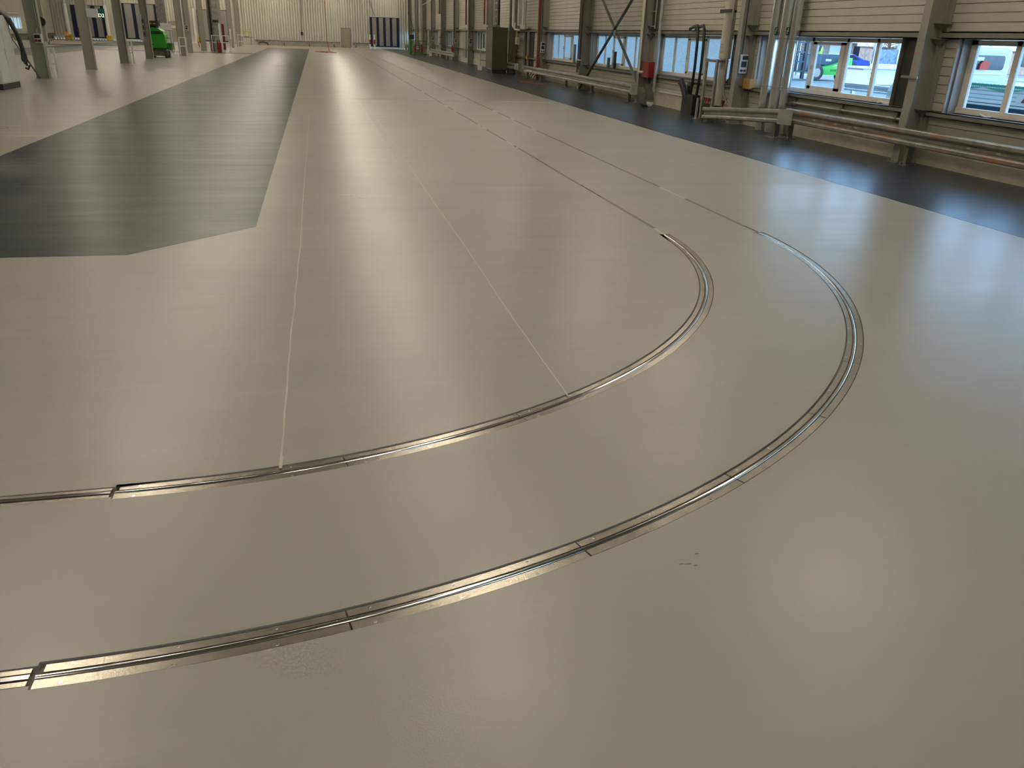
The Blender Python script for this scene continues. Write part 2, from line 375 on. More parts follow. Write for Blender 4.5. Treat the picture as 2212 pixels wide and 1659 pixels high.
# ================================================================== TRACKS
def arc_piece(R, s0, s1, a0, a1, z0, z1, n=14):
    mb = MB(); P = []
    for k in range(n + 1):
        a = a0 + (a1 - a0) * k / n
        for r, z in ((R + s0, z0), (R + s0, z1), (R + s1, z1), (R + s1, z0)):
            P.append((CX + r * math.cos(a), CY + r * math.sin(a), z))
    fs = [(4 * k + j, 4 * k + (j + 1) % 4, 4 * k + 4 + (j + 1) % 4, 4 * k + 4 + j) for k in range(n) for j in range(4)]
    mb.add(P, fs); mb.add(P[:4], [(0, 1, 2, 3)]); mb.add(P[-4:], [(3, 2, 1, 0)]); return mb
def rail_arc(R, a0, a1, n=30):      # rounded rail head
    prof = [(-.011, -.019), (-.011, -.006), (-.0085, -.0022), (-.003, -.0005), (.003, -.0005), (.0085, -.0022), (.011, -.006), (.011, -.019)]
    mb = MB(); P = []; m = len(prof)
    for k in range(n + 1):
        a = a0 + (a1 - a0) * k / n
        for s, z in prof: P.append((CX + (R + s) * math.cos(a), CY + (R + s) * math.sin(a), z))
    mb.add(P, [(m * k + j, m * k + j + 1, m * k + m + j + 1, m * k + m + j) for k in range(n) for j in range(m - 1)], True); return mb
def make_track(R, label, offs):
    t = T('floor_track', label, 'track', (CX, CY, 0), 'curved guide tracks set in the floor')
    A0, A1 = -PI / 2 + .0005, 0 - .0005
    npl = max(6, round(R * PI / 2 / 1.0)); js = [A0 + (A1 - A0) * k / npl for k in range(npl + 1)]
    for side, (s0, s1) in (('in', (-.0515, -.0165)), ('out', (.0165, .058))):
        for k in range(npl):
            a0, a1 = js[k] + .0006, js[k + 1] - .0006
            if k == 0 and side == 'in': a0 += .003
            dz = random.uniform(-.0007, .0004)
            p = arc_piece(R, s0 + random.uniform(-.001, .001), s1, a0, a1, -.019, -.0035 + dz).obj('cover_plate', M_plate, t)
            # countersunk screws
            if side == 'in': sm = s0 + .012
            else: sm = s1 - .012
            ns = 3
            for q in range(ns):
                a = a0 + (a1 - a0) * (q + .25) / ns; r = R + sm; sc = MB()
                c = Vector((CX + r * math.cos(a), CY + r * math.sin(a), 0)); zt = -.0024 + dz
                sc.tube([c + Vector((0, 0, -.004)), c + Vector((0, 0, zt - .0006)), c + Vector((0, 0, zt))], [.0065, .0065, .0050], 8)
                sc.obj('screw', M_rail, p)
    for k in range(3):
        rail_arc(R, A0 + (A1 - A0) * k / 3 + .0004, A0 + (A1 - A0) * (k + 1) / 3 - .0004).obj('rail', M_rail, t)
    # straight run to the left: three thin steel strips
    y = CY - R
    for s0, s1, z in ((-.040, -.018, -.003), (-.0095, .0095, -.001), (.0185, .040, -.003)):
        for a, b in ((XL + .1, -6), (-6, -3.5), (-3.5, CX - .012)):
            MB().box(a + .002, b - .002, y + s0, y + s1, -.019, z).obj('steel_strip', M_rail if abs(s0) < .015 else M_plate, t)
    # straight run ahead: slot with rail, filled in places
    x = CX + R; yy = CY + .01
    MB().box(x - .0045, x + .0045, yy, YF - .4, -.019, -.006).obj('rail', M_galvd, t)
    fillers = MB(); k = 0
    while yy < 60:
        L = random.uniform(.25, 1.1) * (1 + yy / 30)
        if random.random() < .45: fillers.box(x - .0158, x + .0158, yy, yy + L, -.018, .0006)
        yy += L + random.uniform(.0, .4)
    f = fillers.obj('slot_filler', M_seal, t, 'pale filler patches in the straight slot'); f['kind'] = 'stuff'
    yy = CY + .3; g = MB()
    while yy < 90:
        L = random.uniform(.4, 1.6) * (1 + yy / 30); dx = random.uniform(-.008, .008)
        g.box(x + dx - .022, x + dx + .022, yy, yy + L, .0003, .0012); yy += L + random.uniform(.2, 1.2)
    g = g.obj('slot_smear', M_sealg, t, 'dark filler smeared beside the slot'); g['kind'] = 'stuff'
    return t
make_track(RI, 'inner curved steel guide track set flush in the beige floor', 0)
make_track(RO, 'outer, wider-radius steel guide track, nearest the camera', 1)

# ================================================================== WALLS
CS = [-7.1, -.2, 6.53, 13.51, 20.39, 27.25, 34.05, 40.85, 47.6, 54.3, 61.1, 67.9, 74.8, 81.5, 88.3, 94.9, 101.8, 108.6]
WIN = {6.53, -.2, -7.1, 13.51, 20.39, 27.25, 34.05, 54.3, 67.9, 74.8, 94.9}
ZC = 8.6
wr = MB()
for i, c in enumerate(CS[:-1]):
    e = min(CS[i + 1], YF + .2)
    if c in WIN:
        wr.box(11.16, 11.42, c, e, 0, .95); wr.box(11.16, 11.42, c, e, 2.18, ZC); wr.box(11.16, 11.42, c, c + .97, .95, 2.18); wr.box(11.16, 11.42, c + 6.42, e, .95, 2.18)
    elif c == 101.8:
        wr.box(11.16, 11.42, c, e, 0, .95); wr.box(11.16, 11.42, c, e, 2.18, ZC); wr.box(11.16, 11.42, c, c + 2.0, .95, 2.18)
    else: wr.box(11.16, 11.42, c, e, 0, ZC)
wall_r = wr.obj('wall_right', M_side, kind='structure')
PB = 0.15
prof = [(.03, 0), (0, .007), (0, PB - .007), (.03, PB), (.062, PB), (.062, 0)]
def board_mesh(L, h=PB):
    mb = MB(); mb.prism([(x, z * h / PB) for x, z in prof], 'y', 0, L)
    me = bpy.data.meshes.new('siding_board'); me.from_pydata(mb.v, [], mb.f)
    bm = bmesh.new(); bm.from_mesh(me); bmesh.ops.recalc_face_normals(bm, faces=bm.faces); bm.to_mesh(me); bm.free(); me.materials.append(M_side); return me
BMs = {}
far_b = MB(); nb = 0
def board(y0, y1, z, h=PB, single=True):
    global nb
    L = round(y1 - y0, 2)
    if single and nb < 290:
        if (L, h) not in BMs: BMs[(L, h)] = board_mesh(L, h)
        o = link('siding_board', BMs[(L, h)], wall_r); o.location = (11.1 + random.uniform(-.001, .001), y0, z); nb += 1
    else:
        far_b.prism([(11.1 + a, z + b * h / PB) for a, b in prof], 'y', y0, y1)
for i, c in enumerate(CS[:-1]):
    e = min(CS[i + 1], YF); near = 5 < c < 35; iswin = c in WIN
    if e - c < .5: continue
    for k in range(42):
        z = 2.30 + PB * k
        if z > ZC - .1: break
        board(c + .02, c + .02 + round(e - c - .04, 2), z, single=near and k < 8 or (35 < c < 50 and k < 9))
    if iswin or c == 101.8:
        for k in range(8):
            z = .955 + .153 * k
            if c != 13.51: board(c + .13, c + .97, z, .153, single=near)
            if e - c > 6.5: board(c + 6.46, e - .1, z, .153, single=near)
    elif c not in (40.85, 47.6, 61.1, 81.5):
        for k in range(12): board(c + .02, e - .02, .5 + PB * k, single=False)
    elif c == 40.85:
        for k in range(11):
            board(c + .1, c + 2.6, .55 + PB * k, single=True); board(c + 4.4, e - .1, .55 + PB * k, single=True)
    for k in range(3): board(c + .02, e - .02, .41 + PB * k, single=near)
o = far_b.obj('siding_boards', M_side, wall_r, 'far and upper rows of horizontal siding'); o['kind'] = 'stuff'
for i, c in enumerate(CS[:-1]):
    e = min(CS[i + 1], YF)
    MB().box(11.06, 11.16, c, e, 0, .405).obj('plinth', M_plinth, wall_r)
    if e - c > 6:
        MB().box(10.98, 11.30, c + .12, e - .12, 2.185, 2.20).box(10.98, 10.995, c + .12, e - .12, 2.185, 2.295).box(10.98, 11.1, c + .12, e - .12, 2.28, 2.295).obj('lintel_beam', M_beam, wall_r)
        MB().box(10.98, 11.30, c + .12, e - .12, .935, .95).box(10.98, 10.995, c + .12, e - .12, .86, .95).box(10.98, 11.1, c + .12, e - .12, .86, .872).obj('sill_beam', M_beam, wall_r)
MB().box(11.10, 11.16, 13.6, 14.46, .95, 2.18).obj('recess_shade_sheet', M_dark, wall_r)  # black sheet stands for the shade in the recess beside the window
# window units
def make_window(n, c, frost, opened=False):
    W = S('window_%d' % n, (11.3, c, 0))
    y0, y1, z0, z1 = c + 1.0, c + 6.40, .955, 2.175
    fr = MB(); xa, xb = 11.265, 11.335
    for a, b in ((y0, c + 1.12), (c + 1.95, c + 2.05), (c + 2.98, c + 3.08), (c + 4.32, c + 4.42), (c + 5.28, c + 5.4), (c + 6.25, y1)):
        fr.bbox(xa, xb, a, b, z0, z1, .006)
    fr.bbox(xa - .02, xb, y0, y1, z0, 1.06, .006); fr.bbox(xa, xb, y0, y1, 2.09, z1, .006)
    F = fr.obj('window_frame', M_wframe, W)
    g = M_frost if frost else M_glass
    for a, b in ((c + 1.12, c + 1.95), (c + 2.05, c + 2.98), (c + 4.42, c + 5.28), (c + 5.4, c + 6.25)):
        MB().box(11.298, 11.304, a, b, 1.06, 2.09).obj('pane', g, W)
    sh = MB(); a, b = c + 3.09, c + 4.31
    for p in ((a, a + .15, 1.07, 2.08), (b - .15, b, 1.07, 2.08)): sh.bbox(11.235, 11.3, *p, .006)
    sh.bbox(11.235, 11.3, a, b, 1.065, 1.14, .006); sh.bbox(11.235, 11.3, a, b, 2.02, 2.085, .006)
    s_ = sh.obj('casement_sash', M_wframe, W)
    MB().box(11.26, 11.266, a + .15, b - .15, 1.14, 2.02).obj('pane', g, s_)
    h = MB().tube([(11.236, b - .08, 1.5), (11.2, b - .08, 1.5), (11.2, b - .08, 1.62)], .012, 8); h.obj('window_handle', M_galvbr, s_)
    MB().box(11.1, 11.33, c + 6.402, c + 6.418, .952, 2.183).obj('jamb_post', mat('jamb_paint', (.33, .33, .32), .4), W)
    MB().box(11.03, 11.11, c + 6.44, c + 6.47, .95, 2.185).obj('jamb_post', mat('jamb_paint', (0, 0, 0)), W)
    MB().box(11.04, 11.33, c + .972, c + .99, .952, 2.183).obj('jamb_post', M_beam, W)
    return W
nw = 1
for c in CS:
    if c in WIN: make_window(nw, c, c in (20.39, 27.25, 34.05)); nw += 1
W = S('window_%d' % nw, (11.3, 104, 0))
MB().box(11.27, 11.33, 103.8, 103.9, .95, 2.18).box(11.27, 11.33, 105.9, 106, .95, 2.18).box(11.27, 11.33, 103.8, 106, .95, 1.05).box(11.27, 11.33, 103.8, 106, 2.1, 2.18).box(11.27, 11.33, 104.9, 104.98, .95, 2.18).obj('window_frame', M_wframe, W)
MB().box(11.3, 11.306, 103.9, 105.9, 1.05, 2.1).obj('pane', M_glass, W)
# door like recesses in the right wall
D = S('door_1', (11.1, 64.5, 0))
MB().box(11.05, 11.1, 63.3, 65.5, .3, 2.4).obj('door_frame', M_col, D)
MB().box(11.02, 11.05, 63.45, 64.0, .35, 2.3).obj('pane', M_dark, D); MB().box(11.0, 11.05, 63.35, 63.42, .3, 2.35).obj('door_edge', M_white, D)
D = S('door_2', (11.1, 85.5, 0))
MB().box(11.03, 11.09, 84.6, 86.5, .05, 2.2).obj('door_leaf', M_ydoor, D); MB().box(11.0, 11.03, 84.7, 85.1, .1, 2.15).obj('pane', M_dark, D)
D = S('door_3', (11.1, 44.4, 0))
MB().box(11.07, 11.16, 43.4, 45.25, .5, 2.19).obj('door_dark_fill', M_dark, D)  # solid black box: the darkness of the opening is put into its colour
MB().box(10.98, 11.06, 44.1, 44.5, .5, 2.19).obj('door_post', M_galvd, D); MB().box(10.98, 11.06, 45.15, 45.3, .5, 2.19).obj('door_post', M_col, D)

# far wall, corrugated
wf = MB(); x = XL - .2; prof2 = []
while x < XR + .4:
    prof2 += [(x, YF), (x + .17, YF), (x + .18, YF + .11), (x + .27, YF + .11), (x + .28, YF)]; x += .29
n = len(prof2)
wf.add([(a, b, 0) for a, b in prof2] + [(a, b, ZC) for a, b in prof2], [(i, i + 1, n + i + 1, n + i) for i in range(n - 1)])
wf.box(XL - .2, XR + .4, YF + .12, YF + .25, 0, ZC)
wall_f = wf.obj('wall_back', M_corr, kind='structure')
MB().box(-12.0, 3.0, YF - .04, YF, 0, .22).obj('plinth', M_plinth, wall_f); MB().box(4.2, 6.4, YF - .04, YF, 0, .22).obj('plinth', M_plinth, wall_f)
D = S('door_4', (3.55, YF, 0))
MB().box(3.0, 4.12, YF - .06, YF - .02, 0, 2.18).obj('door_frame', M_galvd, D)
MB().bbox(3.06, 4.06, YF - .1, YF - .05, .02, 2.12, .01).obj('door_leaf', M_ydoor, D)
MB().tube([(3.92, YF - .1, 1.05), (3.92, YF - .16, 1.05), (3.78, YF - .16, 1.05)], .02, 8).obj('door_handle', M_blackm, D)
def folding(n, x0, x1, h, leaves, bw, wide0=None, sill=True):
    D = S('door_%d' % n, ((x0 + x1) / 2, YF, 0)); 
    fr = MB(); pw = (x1 - x0 - bw) / leaves
    MB().box(x0, x1, YF - .09, YF - .06, .2, h).obj('door_backing', M_dark, D)
    for k in range(leaves):
        a = x0 + bw + k * pw
        MB().bbox(a, a + pw - bw, YF - .14, YF - .09, .32, h - .06, .01).obj('door_panel', M_curt, D)
    for k in range(leaves + 1):
        MB().bbox(x0 + k * pw, x0 + k * pw + bw, YF - .17, YF - .09, .2, h, .01).obj('door_stile', M_navy, D)
    MB().box(x0, x1, YF - .16, YF - .09, .2, .33).obj('bottom_rail', M_navy, D)
    MB().box(x0, x1, YF - .18, YF - .1, .08, .2).obj('threshold', M_white, D)
    MB().box(x0 - .03, x1 + .03, YF - .16, YF - .05, h, h + .07).obj('door_head', M_corr, D)
    return D
folding(5, 6.45, 9.95, 3.5, 4, .29)
folding(6, -26.5, -23.0, 3.55, 3, .42)
folding(7, -21.3, -17.45, 3.92, 3, .36)
folding(8, -13.2, -9.7, 3.6, 3, .27)
D = S('door_9', (-15.9, YF, 0)); MB().box(-16.4, -15.4, YF - .08, YF - .02, .05, 2.23).obj('door_frame', M_galvd, D)
MB().box(-16.33, -15.47, YF - .11, YF - .07, .08, 2.17).obj('door_leaf', M_ydoor, D); MB().box(-16.1, -15.7, YF - .12, YF - .11, 1.55, 1.75).obj('sign_plate', M_white, D)
for dx in (-16.0, -15.8): MB().tube([(dx, YF - .125, 1.65), (dx, YF - .12, 1.65)], .04, 8).obj('pictogram', M_blackm, D)
# left wall (horizontal cladding) and others
wl = MB(); wl.box(XL - .3, XL, YN, 90.8, 0, ZC); wl.box(XL - .3, XL, 95.4, YF, 0, ZC); wl.box(XL - .3, XL, 90.8, 95.4, 0, 1.0); wl.box(XL - .3, XL, 90.8, 95.4, 2.1, ZC)
wall_l = wl.obj('wall_left', M_side, kind='structure')
lb = MB()
for k in range(20): lb.box(XL - .001, XL + .03, 60, 105, 2.25 + .3 * k, 2.52 + .3 * k)
o = lb.obj('siding_boards', M_side, wall_l); o['kind'] = 'stuff'
for k in range(3): MB().box(XL, XL + .03, 60, 105, .1 + .3 * k, .37 + .3 * k).obj('siding_board', M_side, wall_l)
W = S('window_30', (XL, 93, 1)); 
f = MB().box(XL - .05, XL + .02, 90.8, 95.4, .98, 1.06).box(XL - .05, XL + .02, 90.8, 95.4, 2.04, 2.12)
for yy in (90.8, 92.0, 93.1, 94.1, 94.9, 95.32): f.box(XL - .05, XL + .02, yy, yy + .1, 1, 2.1)
f.obj('window_frame', M_wframe, W); MB().box(XL - .04, XL - .03, 90.8, 95.4, 1.05, 2.05).obj('pane', M_frost, W)
MB().box(XL - .3, XR + .4, YN - .3, YN, 0, ZC).obj('wall_front', M_side, kind='structure')
ceil = MB().box(XL - .3, XR + .4, YN - .3, YF + .2, ZC, ZC + .2).obj('ceiling', M_ceil, kind='structure')
# roof girders on the column lines (out of frame, mirrored softly by the glossy floor)
for c in CS[:-1]:
    MB().box(XL, 11.1, c - .12, c + .12, 7.7, 8.6).obj('roof_girder', M_col, ceil)

# ================================================================== LAMPS
rows = [(-22, 7.4), (-16, 7.4), (-10, 7.3), (-4.3, 7.2), (2.3, 7.2), (8.3, 7.0)]
lab_row = ['leftmost', 'second from left', 'third from left', 'left of the grey lane', 'above the crack lines', 'nearest the window wall']
proto = None; nl = 0
for ri, (lx, lz) in enumerate(rows):
    for c in CS[:-1]:
        y = c + 3.2
        if y > 104: y = 103.2  # last bay's lamp pulled inside, added to brighten the far wall
        if c > 105 or (c < 0 and lx not in (-4.3, 2.3)) or (lx > 8 and (c < 6 or (c > 26 and CS.index(c) % 2))) or (lx < -12 and c < 60) or (lx == -10 and c < 60 and CS.index(c) % 3): continue  # rows in the bays by and behind the camera added to brighten near floor
        if proto is None:
            t = T('ceiling_lamp', '', 'lamp', (lx, y, lz), 'linear lamps hung under the roof')
            MB().bbox(lx - .2, lx + .2, y - 1.3, y + 1.3, lz + .05, lz + .13, .01).obj('lamp_housing', M_white, t)
            MB().box(lx - .15, lx + .15, y - 1.25, y + 1.25, lz + .01, lz + .05).obj('lamp_diffuser', M_lamp, t)
            for s in (-1, 1): MB().tube([(lx, y + s, lz + .13), (lx, y + s, ZC)], .008, 6).obj('hanger_rod', M_galv, t)
            proto = t
        else:
            t = copy_tree(proto); t.location = (lx, y, lz)
            for ch in t.children:
                if 'rod' in ch.name: ch.scale = (1, 1, 1)
        t['label'] = 'unseen warm linear roof lamp, row %s, over bay %d' % (lab_row[ri], CS.index(c) + 1)

# ================================================================== COLUMNS RIGHT
def ibeam(x0, x1, yc, fw, z0, z1, t=.022):
    return MB().box(x0, x0 + t, yc - fw / 2, yc + fw / 2, z0, z1).box(x1 - t, x1, yc - fw / 2, yc + fw / 2, z0, z1).box(x0 + t, x1 - t, yc - .008, yc + .008, z0, z1)
def column_r(c, label):
    t = T('steel_column', label, 'column', (10.93, c, 0), 'steel columns along the window wall')
    MB().box(10.67, 10.692, c - .1, c + .1, .0, 7.7).box(11.0, 11.025, c - .1, c + .1, 0, 7.7).box(10.692, 11.0, c - .02, c + .02, 0, 7.7).obj('shaft', M_col, t)
    MB().box(10.61, 11.05, c - .14, c + .14, 0, .016).obj('base_plate', M_col, t)
    b = MB()
    for z in (2.42, 2.17, .96):
        b.box(10.84, 11.09, c - .22, c - .021, z, z + .012)
        b.add([(10.87, c - .2, z), (11.07, c - .2, z), (11.07, c - .03, z), (10.87, c - .03, z), (10.97, c - .12, z - .13)], [(0, 1, 4), (1, 2, 4), (2, 3, 4), (3, 0, 4), (3, 2, 1, 0)])
    b.obj('bracket', M_beam, t)
    MB().box(11.03, 11.095, c - .16, c - .06, .42, 7.7).obj('cladding_post', M_col, t)
    return t
ords = ['', '', 'nearest, just beyond the right edge of the view', 'tall beige one between the two clear windows, beside the truck window', 'one with the switch box, left of the shiny ducts', 'one above the red wall cabinet',
        'one with dark pipes at the left foot of the steel X brace', 'one with a red pipe and red extinguisher', 'one on the near side of the big open cabinet', 'one hidden behind the olive cabinet',
        'one just before the wall door with the black switch box', 'one beside the red extinguisher behind the guard rail end', 'one at the pale round tank between two grey windows', 'one right of the green tool cart',
        'one behind the green tool cart', 'one right of the two bright far windows', 'one between the two bright far windows', 'last']
for i, c in enumerate(CS):
    if i < 2 or c > 104: continue
    column_r(c, 'beige steel wall column, ' + ords[i])
# red dots marks on two columns
for c in (13.51, 20.39):
    co = [o for o in COL.objects if o.name.startswith('steel_column') and abs(o.location.y - c) < .01][0]
    MB().tube([(10.668, c + .03, 1.95 if c < 15 else 2.12), (10.665, c + .03, 1.95 if c < 15 else 2.12)], .022, 10).obj('survey_mark', mat('orange_red', (.9, .12, .05), .5), co)

# ================================================================== GUARD RAILS
wprof = [(-.015, .31), (-.062, .303), (-.076, .285), (-.078, .235), (-.066, .212), (-.012, .182), (-.012, .128), (-.066, .098), (-.078, .075), (-.076, .025), (-.062, .007), (-.015, .0)]
def wbeam(y0, y1, x, z, n=1):
    P = []; m = len(wprof); th = .006
    out = [(a, b) for a, b in wprof] + [(a + th, b) for a, b in reversed(wprof)]
    mb = MB(); mb.prism([(x + a, z + b) for a, b in out], 'y', y0, y1); return mb
def bolts(mb_y, x, z):
    b = MB()
    for y in mb_y: b.tube([(x, y, z), (x - .012, y, z)], .013, 6)
    return b
def post(t, x, y, ztop):
    MB().box(x, x + .1, y - .045, y - .038, 0, ztop).box(x, x + .006, y - .045, y + .04, 0, ztop).box(x + .094, x + .1, y - .045, y + .04, 0, ztop).obj('post', M_galvd, t)
    MB().box(x - .05, x + .15, y - .1, y + .1, .0, .012).obj('base_plate', M_galvd, t)
    for dx, dy in ((-.03, -.08), (.13, .08), (-.03, .08)): MB().tube([(x + dx, y + dy, .012), (x + dx, y + dy, .04)], .012, 6).obj('anchor_bolt', M_galvbr, t)
def endcap(t, x, y, z, d=1):
    pts = [(x - .085 + .012 * k * k * .35, y + d * (.05 * k)) for k in range(7)]
    mb = MB(); n = len(pts)
    P = [(a, b, zz) for zz in (z - .01, z + .32) for a, b in pts] + [(a + .008, b, zz) for zz in (z - .01, z + .32) for a, b in pts]
    mb.add(P, [(i, i + 1, n + i + 1, n + i) for i in range(n - 1)] + [(2 * n + i, 2 * n + i + 1, 3 * n + i + 1, 3 * n + i) for i in range(n - 1)], True)
    mb.obj('end_cap', M_galvbr, t)
def rail_thing(label, x, z, spans, posts, capys, bolty=(), m_=None):
    t = T('guard_rail', label, 'guard rail', (x, (spans[0][0] + spans[-1][1]) / 2, 0), 'galvanised guard rails along the window wall')
    for a, b in spans:
        r = wbeam(a + .004, b - .004, x, z).obj('rail_beam', m_ or M_galv, t)
        yb = a + .12
        bolts([a + .06, a + .16, b - .06, b - .16], x - .062, z + .24).obj('splice_bolts', M_blackm, r)
        bolts([a + .1, b - .1], x - .062, z + .075).obj('splice_bolts', M_blackm, r)
    for y in bolty: MB().bbox(x - .02, x - .006, y - .045, y + .045, z + .145, z + .168, .004).obj('rail_clip', M_galvbr, t)
    for y in posts: post(t, x + .012, y, z + .2)
    for y, d in capys: endcap(t, x, y, z, d)
    return t
X1 = 10.56
g = rail_thing('long rusty guard rail in front of the clear windows', X1, .345, [(-4.2, 4.3), (4.3, 8.4), (8.4, 12.75), (12.75, 17.3)], (17.2, 13.1, 9.0, 4.9, .8), [(17.3, .0001)], (16.2, 15.4, 14.7, 11.6, 10.95, 7.2, 5.5), M_galvr)
rail_thing('long double-ridged guard rail below the frosted windows and steel brace', 10.5, .28, [(27.2, 31.7), (31.7, 36.2), (36.2, 42.7)], (27.6, 31.75, 35.35, 39.6, 42.4), [(27.2, -1), (42.7, .4)])
rail_thing('short guard rail piece left of the wall switch niche, third from camera', 10.5, .3, [(44.8, 47.4)], (44.9, 47.2), [(44.8, -.6)])
rail_thing('far guard rail ending at the red extinguisher', 10.5, .3, [(66.9, 71.5), (71.5, 76), (76, 80.2)], (67.2, 69.8, 72.5, 75.6, 79.3), [(66.9, -.6)])
rail_thing('farthest guard rail, below the two bright windows', 10.6, .3, [(90.5, 96), (96, 104.8)], (91, 94.5, 98, 102, 104.5), [])
# sloping guard rail in front of the ducts
t = T('guard_rail', 'short sloping guard rail in front of the silver ducts', 'guard rail', (10.25, 19, 0), 'galvanised guard rails along the window wall')
def wb_slope(p, q):
    out = [(a, b) for a, b in wprof] + [(a + .006, b) for a, b in reversed(wprof)]; n = len(out)
    P = [(p[0] + a, p[1], p[2] + b) for a, b in out] + [(q[0] + a, q[1], q[2] + b) for a, b in out]
    return MB().add(P, [tuple(range(n)), tuple(range(2 * n - 1, n - 1, -1))] + [(i, i + n, (i + 1) % n + n, (i + 1) % n) for i in range(n)])
wb_slope((10.27, 17.06, .34), (10.25, 20.0, .14)).obj('rail_beam', M_galv, t); wb_slope((10.25, 20.005, .14), (10.24, 20.95, .06)).obj('rail_beam', M_galv, t)
endcap(t, 10.27, 17.1, .34, -1.15)
b_ = MB()
for y in (17.5, 17.65, 17.8):
    b_.tube([(10.2, y, .56), (10.19, y, .56)], .012, 6)
b_.obj('splice_bolts', M_blackm, t)
post(t, 10.34, 17.42, .5); post(t, 10.3, 20.9, .2)
MB().box(10.2, 10.6, 17.15, 17.6, .001, .013).obj('base_plate', M_galvd, t)

# ================================================================== DUCTS, PIPES AND FITTINGS BY THE WINDOW WALL
def duct(x, y, r, z0, z1, label, tagz, seam=(.55, 1.05, 2.12, 3.2, 4.3)):
    t = T('air_duct', label, 'duct', (x, y, 0), 'shiny vertical ducts')
    MB().tube([(x, y, z0), (x, y, z1)], r, 40).obj('duct_shell', M_duct, t)
    for z in seam:
        MB().tube([(x, y, z - .006), (x, y, z - .003), (x, y, z + .003), (x, y, z + .006)], [r + .001, r + .005, r + .005, r + .001], 40).obj('seam_ring', M_galvd, t)
    MB().tube([(x, y, 0), (x, y, .012)], r + .03, 30).obj('floor_flange', M_galvd, t)
    if tagz:
        a = math.atan2(-y, -x) + .25; pts = []
        for z in (tagz, tagz + .17):
            for k in range(5):
                q = a + (k - 2) * .13; pts.append((x + (r + .003) * math.cos(q), y + (r + .003) * math.sin(q), z))
        MB().add(pts, [(i, i + 1, i + 6, i + 5) for i in range(4)]).obj('duct_label', mat('label_green_black', (.01, .04, .025), .4), t, 'black and green duct sticker')
        m = MB()
        for (zz, hh, w0, w1) in ((.03, .028, -.6, -.1), (.075, .012, -.6, .6), (.095, .012, -.6, .5), (.12, .03, -.1, .5)):
            q = []
            for z in (tagz + zz, tagz + zz + hh):
                for k in range(3):
                    an = a + (w0 + (w1 - w0) * k / 2) * .22; q.append((x + (r + .0045) * math.cos(an), y + (r + .0045) * math.sin(an), z))
            m.add(q, [(0, 1, 4, 3), (1, 2, 5, 4)])
        m.obj('label_print', mat('label_print_white', (.5, .6, .55), .5), t)
    return t
duct(10.78, 18.85, .118, 0, 7.65, 'left silver sheet metal duct behind the sloping guard rail', 2.2)
duct(10.80, 18.36, .142, 0, 7.65, 'middle silver sheet metal duct with a light green note', 2.2)
duct(10.86, 18.08, .105, 0, 7.65, 'right silver duct, half behind the others, lit blue by the window', 0)
# note on duct
nd = [o for o in COL.objects if o.name.startswith('air_duct') and abs(o.location.y - 18.36) < .01][0]
MB().box(10.80, 10.88, 18.205, 18.215, 1.10, 1.28).obj('paper_note', mat('pale_green_note', (.5, .6, .38), .6), nd)
# thick cream pipe
t = T('standing_pipe', 'thick cream standing pipe in front of the frosted window, with a red-edged notice', 'pipe', (10.75, 21.2, 0))
MB().tube([(10.75, 21.2, 1.6), (10.75, 21.2, 7.65)], .155, 32).obj('upper_pipe', M_pipe, t); MB().tube([(10.75, 21.2, .45), (10.75, 21.2, 1.62)], .115, 28).obj('lower_pipe', M_pipe, t)
MB().tube([(10.75, 21.2, .40), (10.75, 21.2, .46)], .15, 28).obj('flange', M_pipe, t)
a = math.atan2(-21.2, -10.75) + .55
def curved(x, y, r, a0, a1, z0, z1, n=6):
    P = [(x + r * math.cos(a0 + (a1 - a0) * k / n), y + r * math.sin(a0 + (a1 - a0) * k / n), z) for z in (z0, z1) for k in range(n + 1)]
    return MB().add(P, [(i, i + 1, n + i + 2, n + i + 1) for i in range(n)])
aa = math.atan2(-21.2, -10.75)
curved(10.75, 21.2, .1575, aa - 1.2, aa - .5, 1.75, 1.96).obj('notice', M_red, t, 'red edged white notice')
curved(10.75, 21.2, .159, aa - 1.15, aa - .55, 1.762, 1.948).obj('notice_face', mat('notice_white', (.62, .58, .55), .5), t)
m = MB()
for k in range(5):
    q = curved(10.75, 21.2, .1605, aa - 1.08, aa - .62 - .1 * (k % 2), 1.785 + k * .033, 1.797 + k * .033, 4); m.add(q.v, q.f)
m.obj('notice_print', mat('print_grey', (.12, .08, .08), .6), t)
t2 = MB().bbox(10.57, 10.60, 20.75, 21.45, 2.72, 2.80, .004).obj('pipe_clamp', M_blackm, t)
MB().tube([(10.75, 21.2, 2.73), (10.75, 21.2, 2.79)], .16, 32).obj('pipe_clamp', M_blackm, t)
# frame in front of the pipe
t = T('pipe_stand', 'grey steel channel stand bolted in front of the cream pipe', 'stand', (10.5, 21.4, 0))
for y in (21.72, 21.08): MB().box(10.47, 10.53, y - .045, y + .045, 0, 1.58).obj('upright', M_galv, t)
MB().box(10.465, 10.475, 21.0, 21.78, 1.5, 1.57).obj('cross_bar', M_galv, t); MB().box(10.51, 10.8, 21.03, 21.1, 1.5, 1.56).obj('cross_bar', M_galv, t)
h = MB()
for k in range(8): h.box(10.462, 10.466, 21.1 + k * .08, 21.14 + k * .08, 1.525, 1.545)
h.obj('slots', M_dark, t); MB().box(10.4, 10.6, 21.6, 21.85, 0, .012).obj('base_plate', M_galvd, t)
thing1('guard_post', MB().tube([(10.38, 21.75, 0), (10.38, 21.75, .55)], .035, 14).tube([(10.38, 21.75, 0), (10.38, 21.75, .01)], .1, 16), M_galvbr, 'short bright steel post beside the pipe stand foot', 'post')
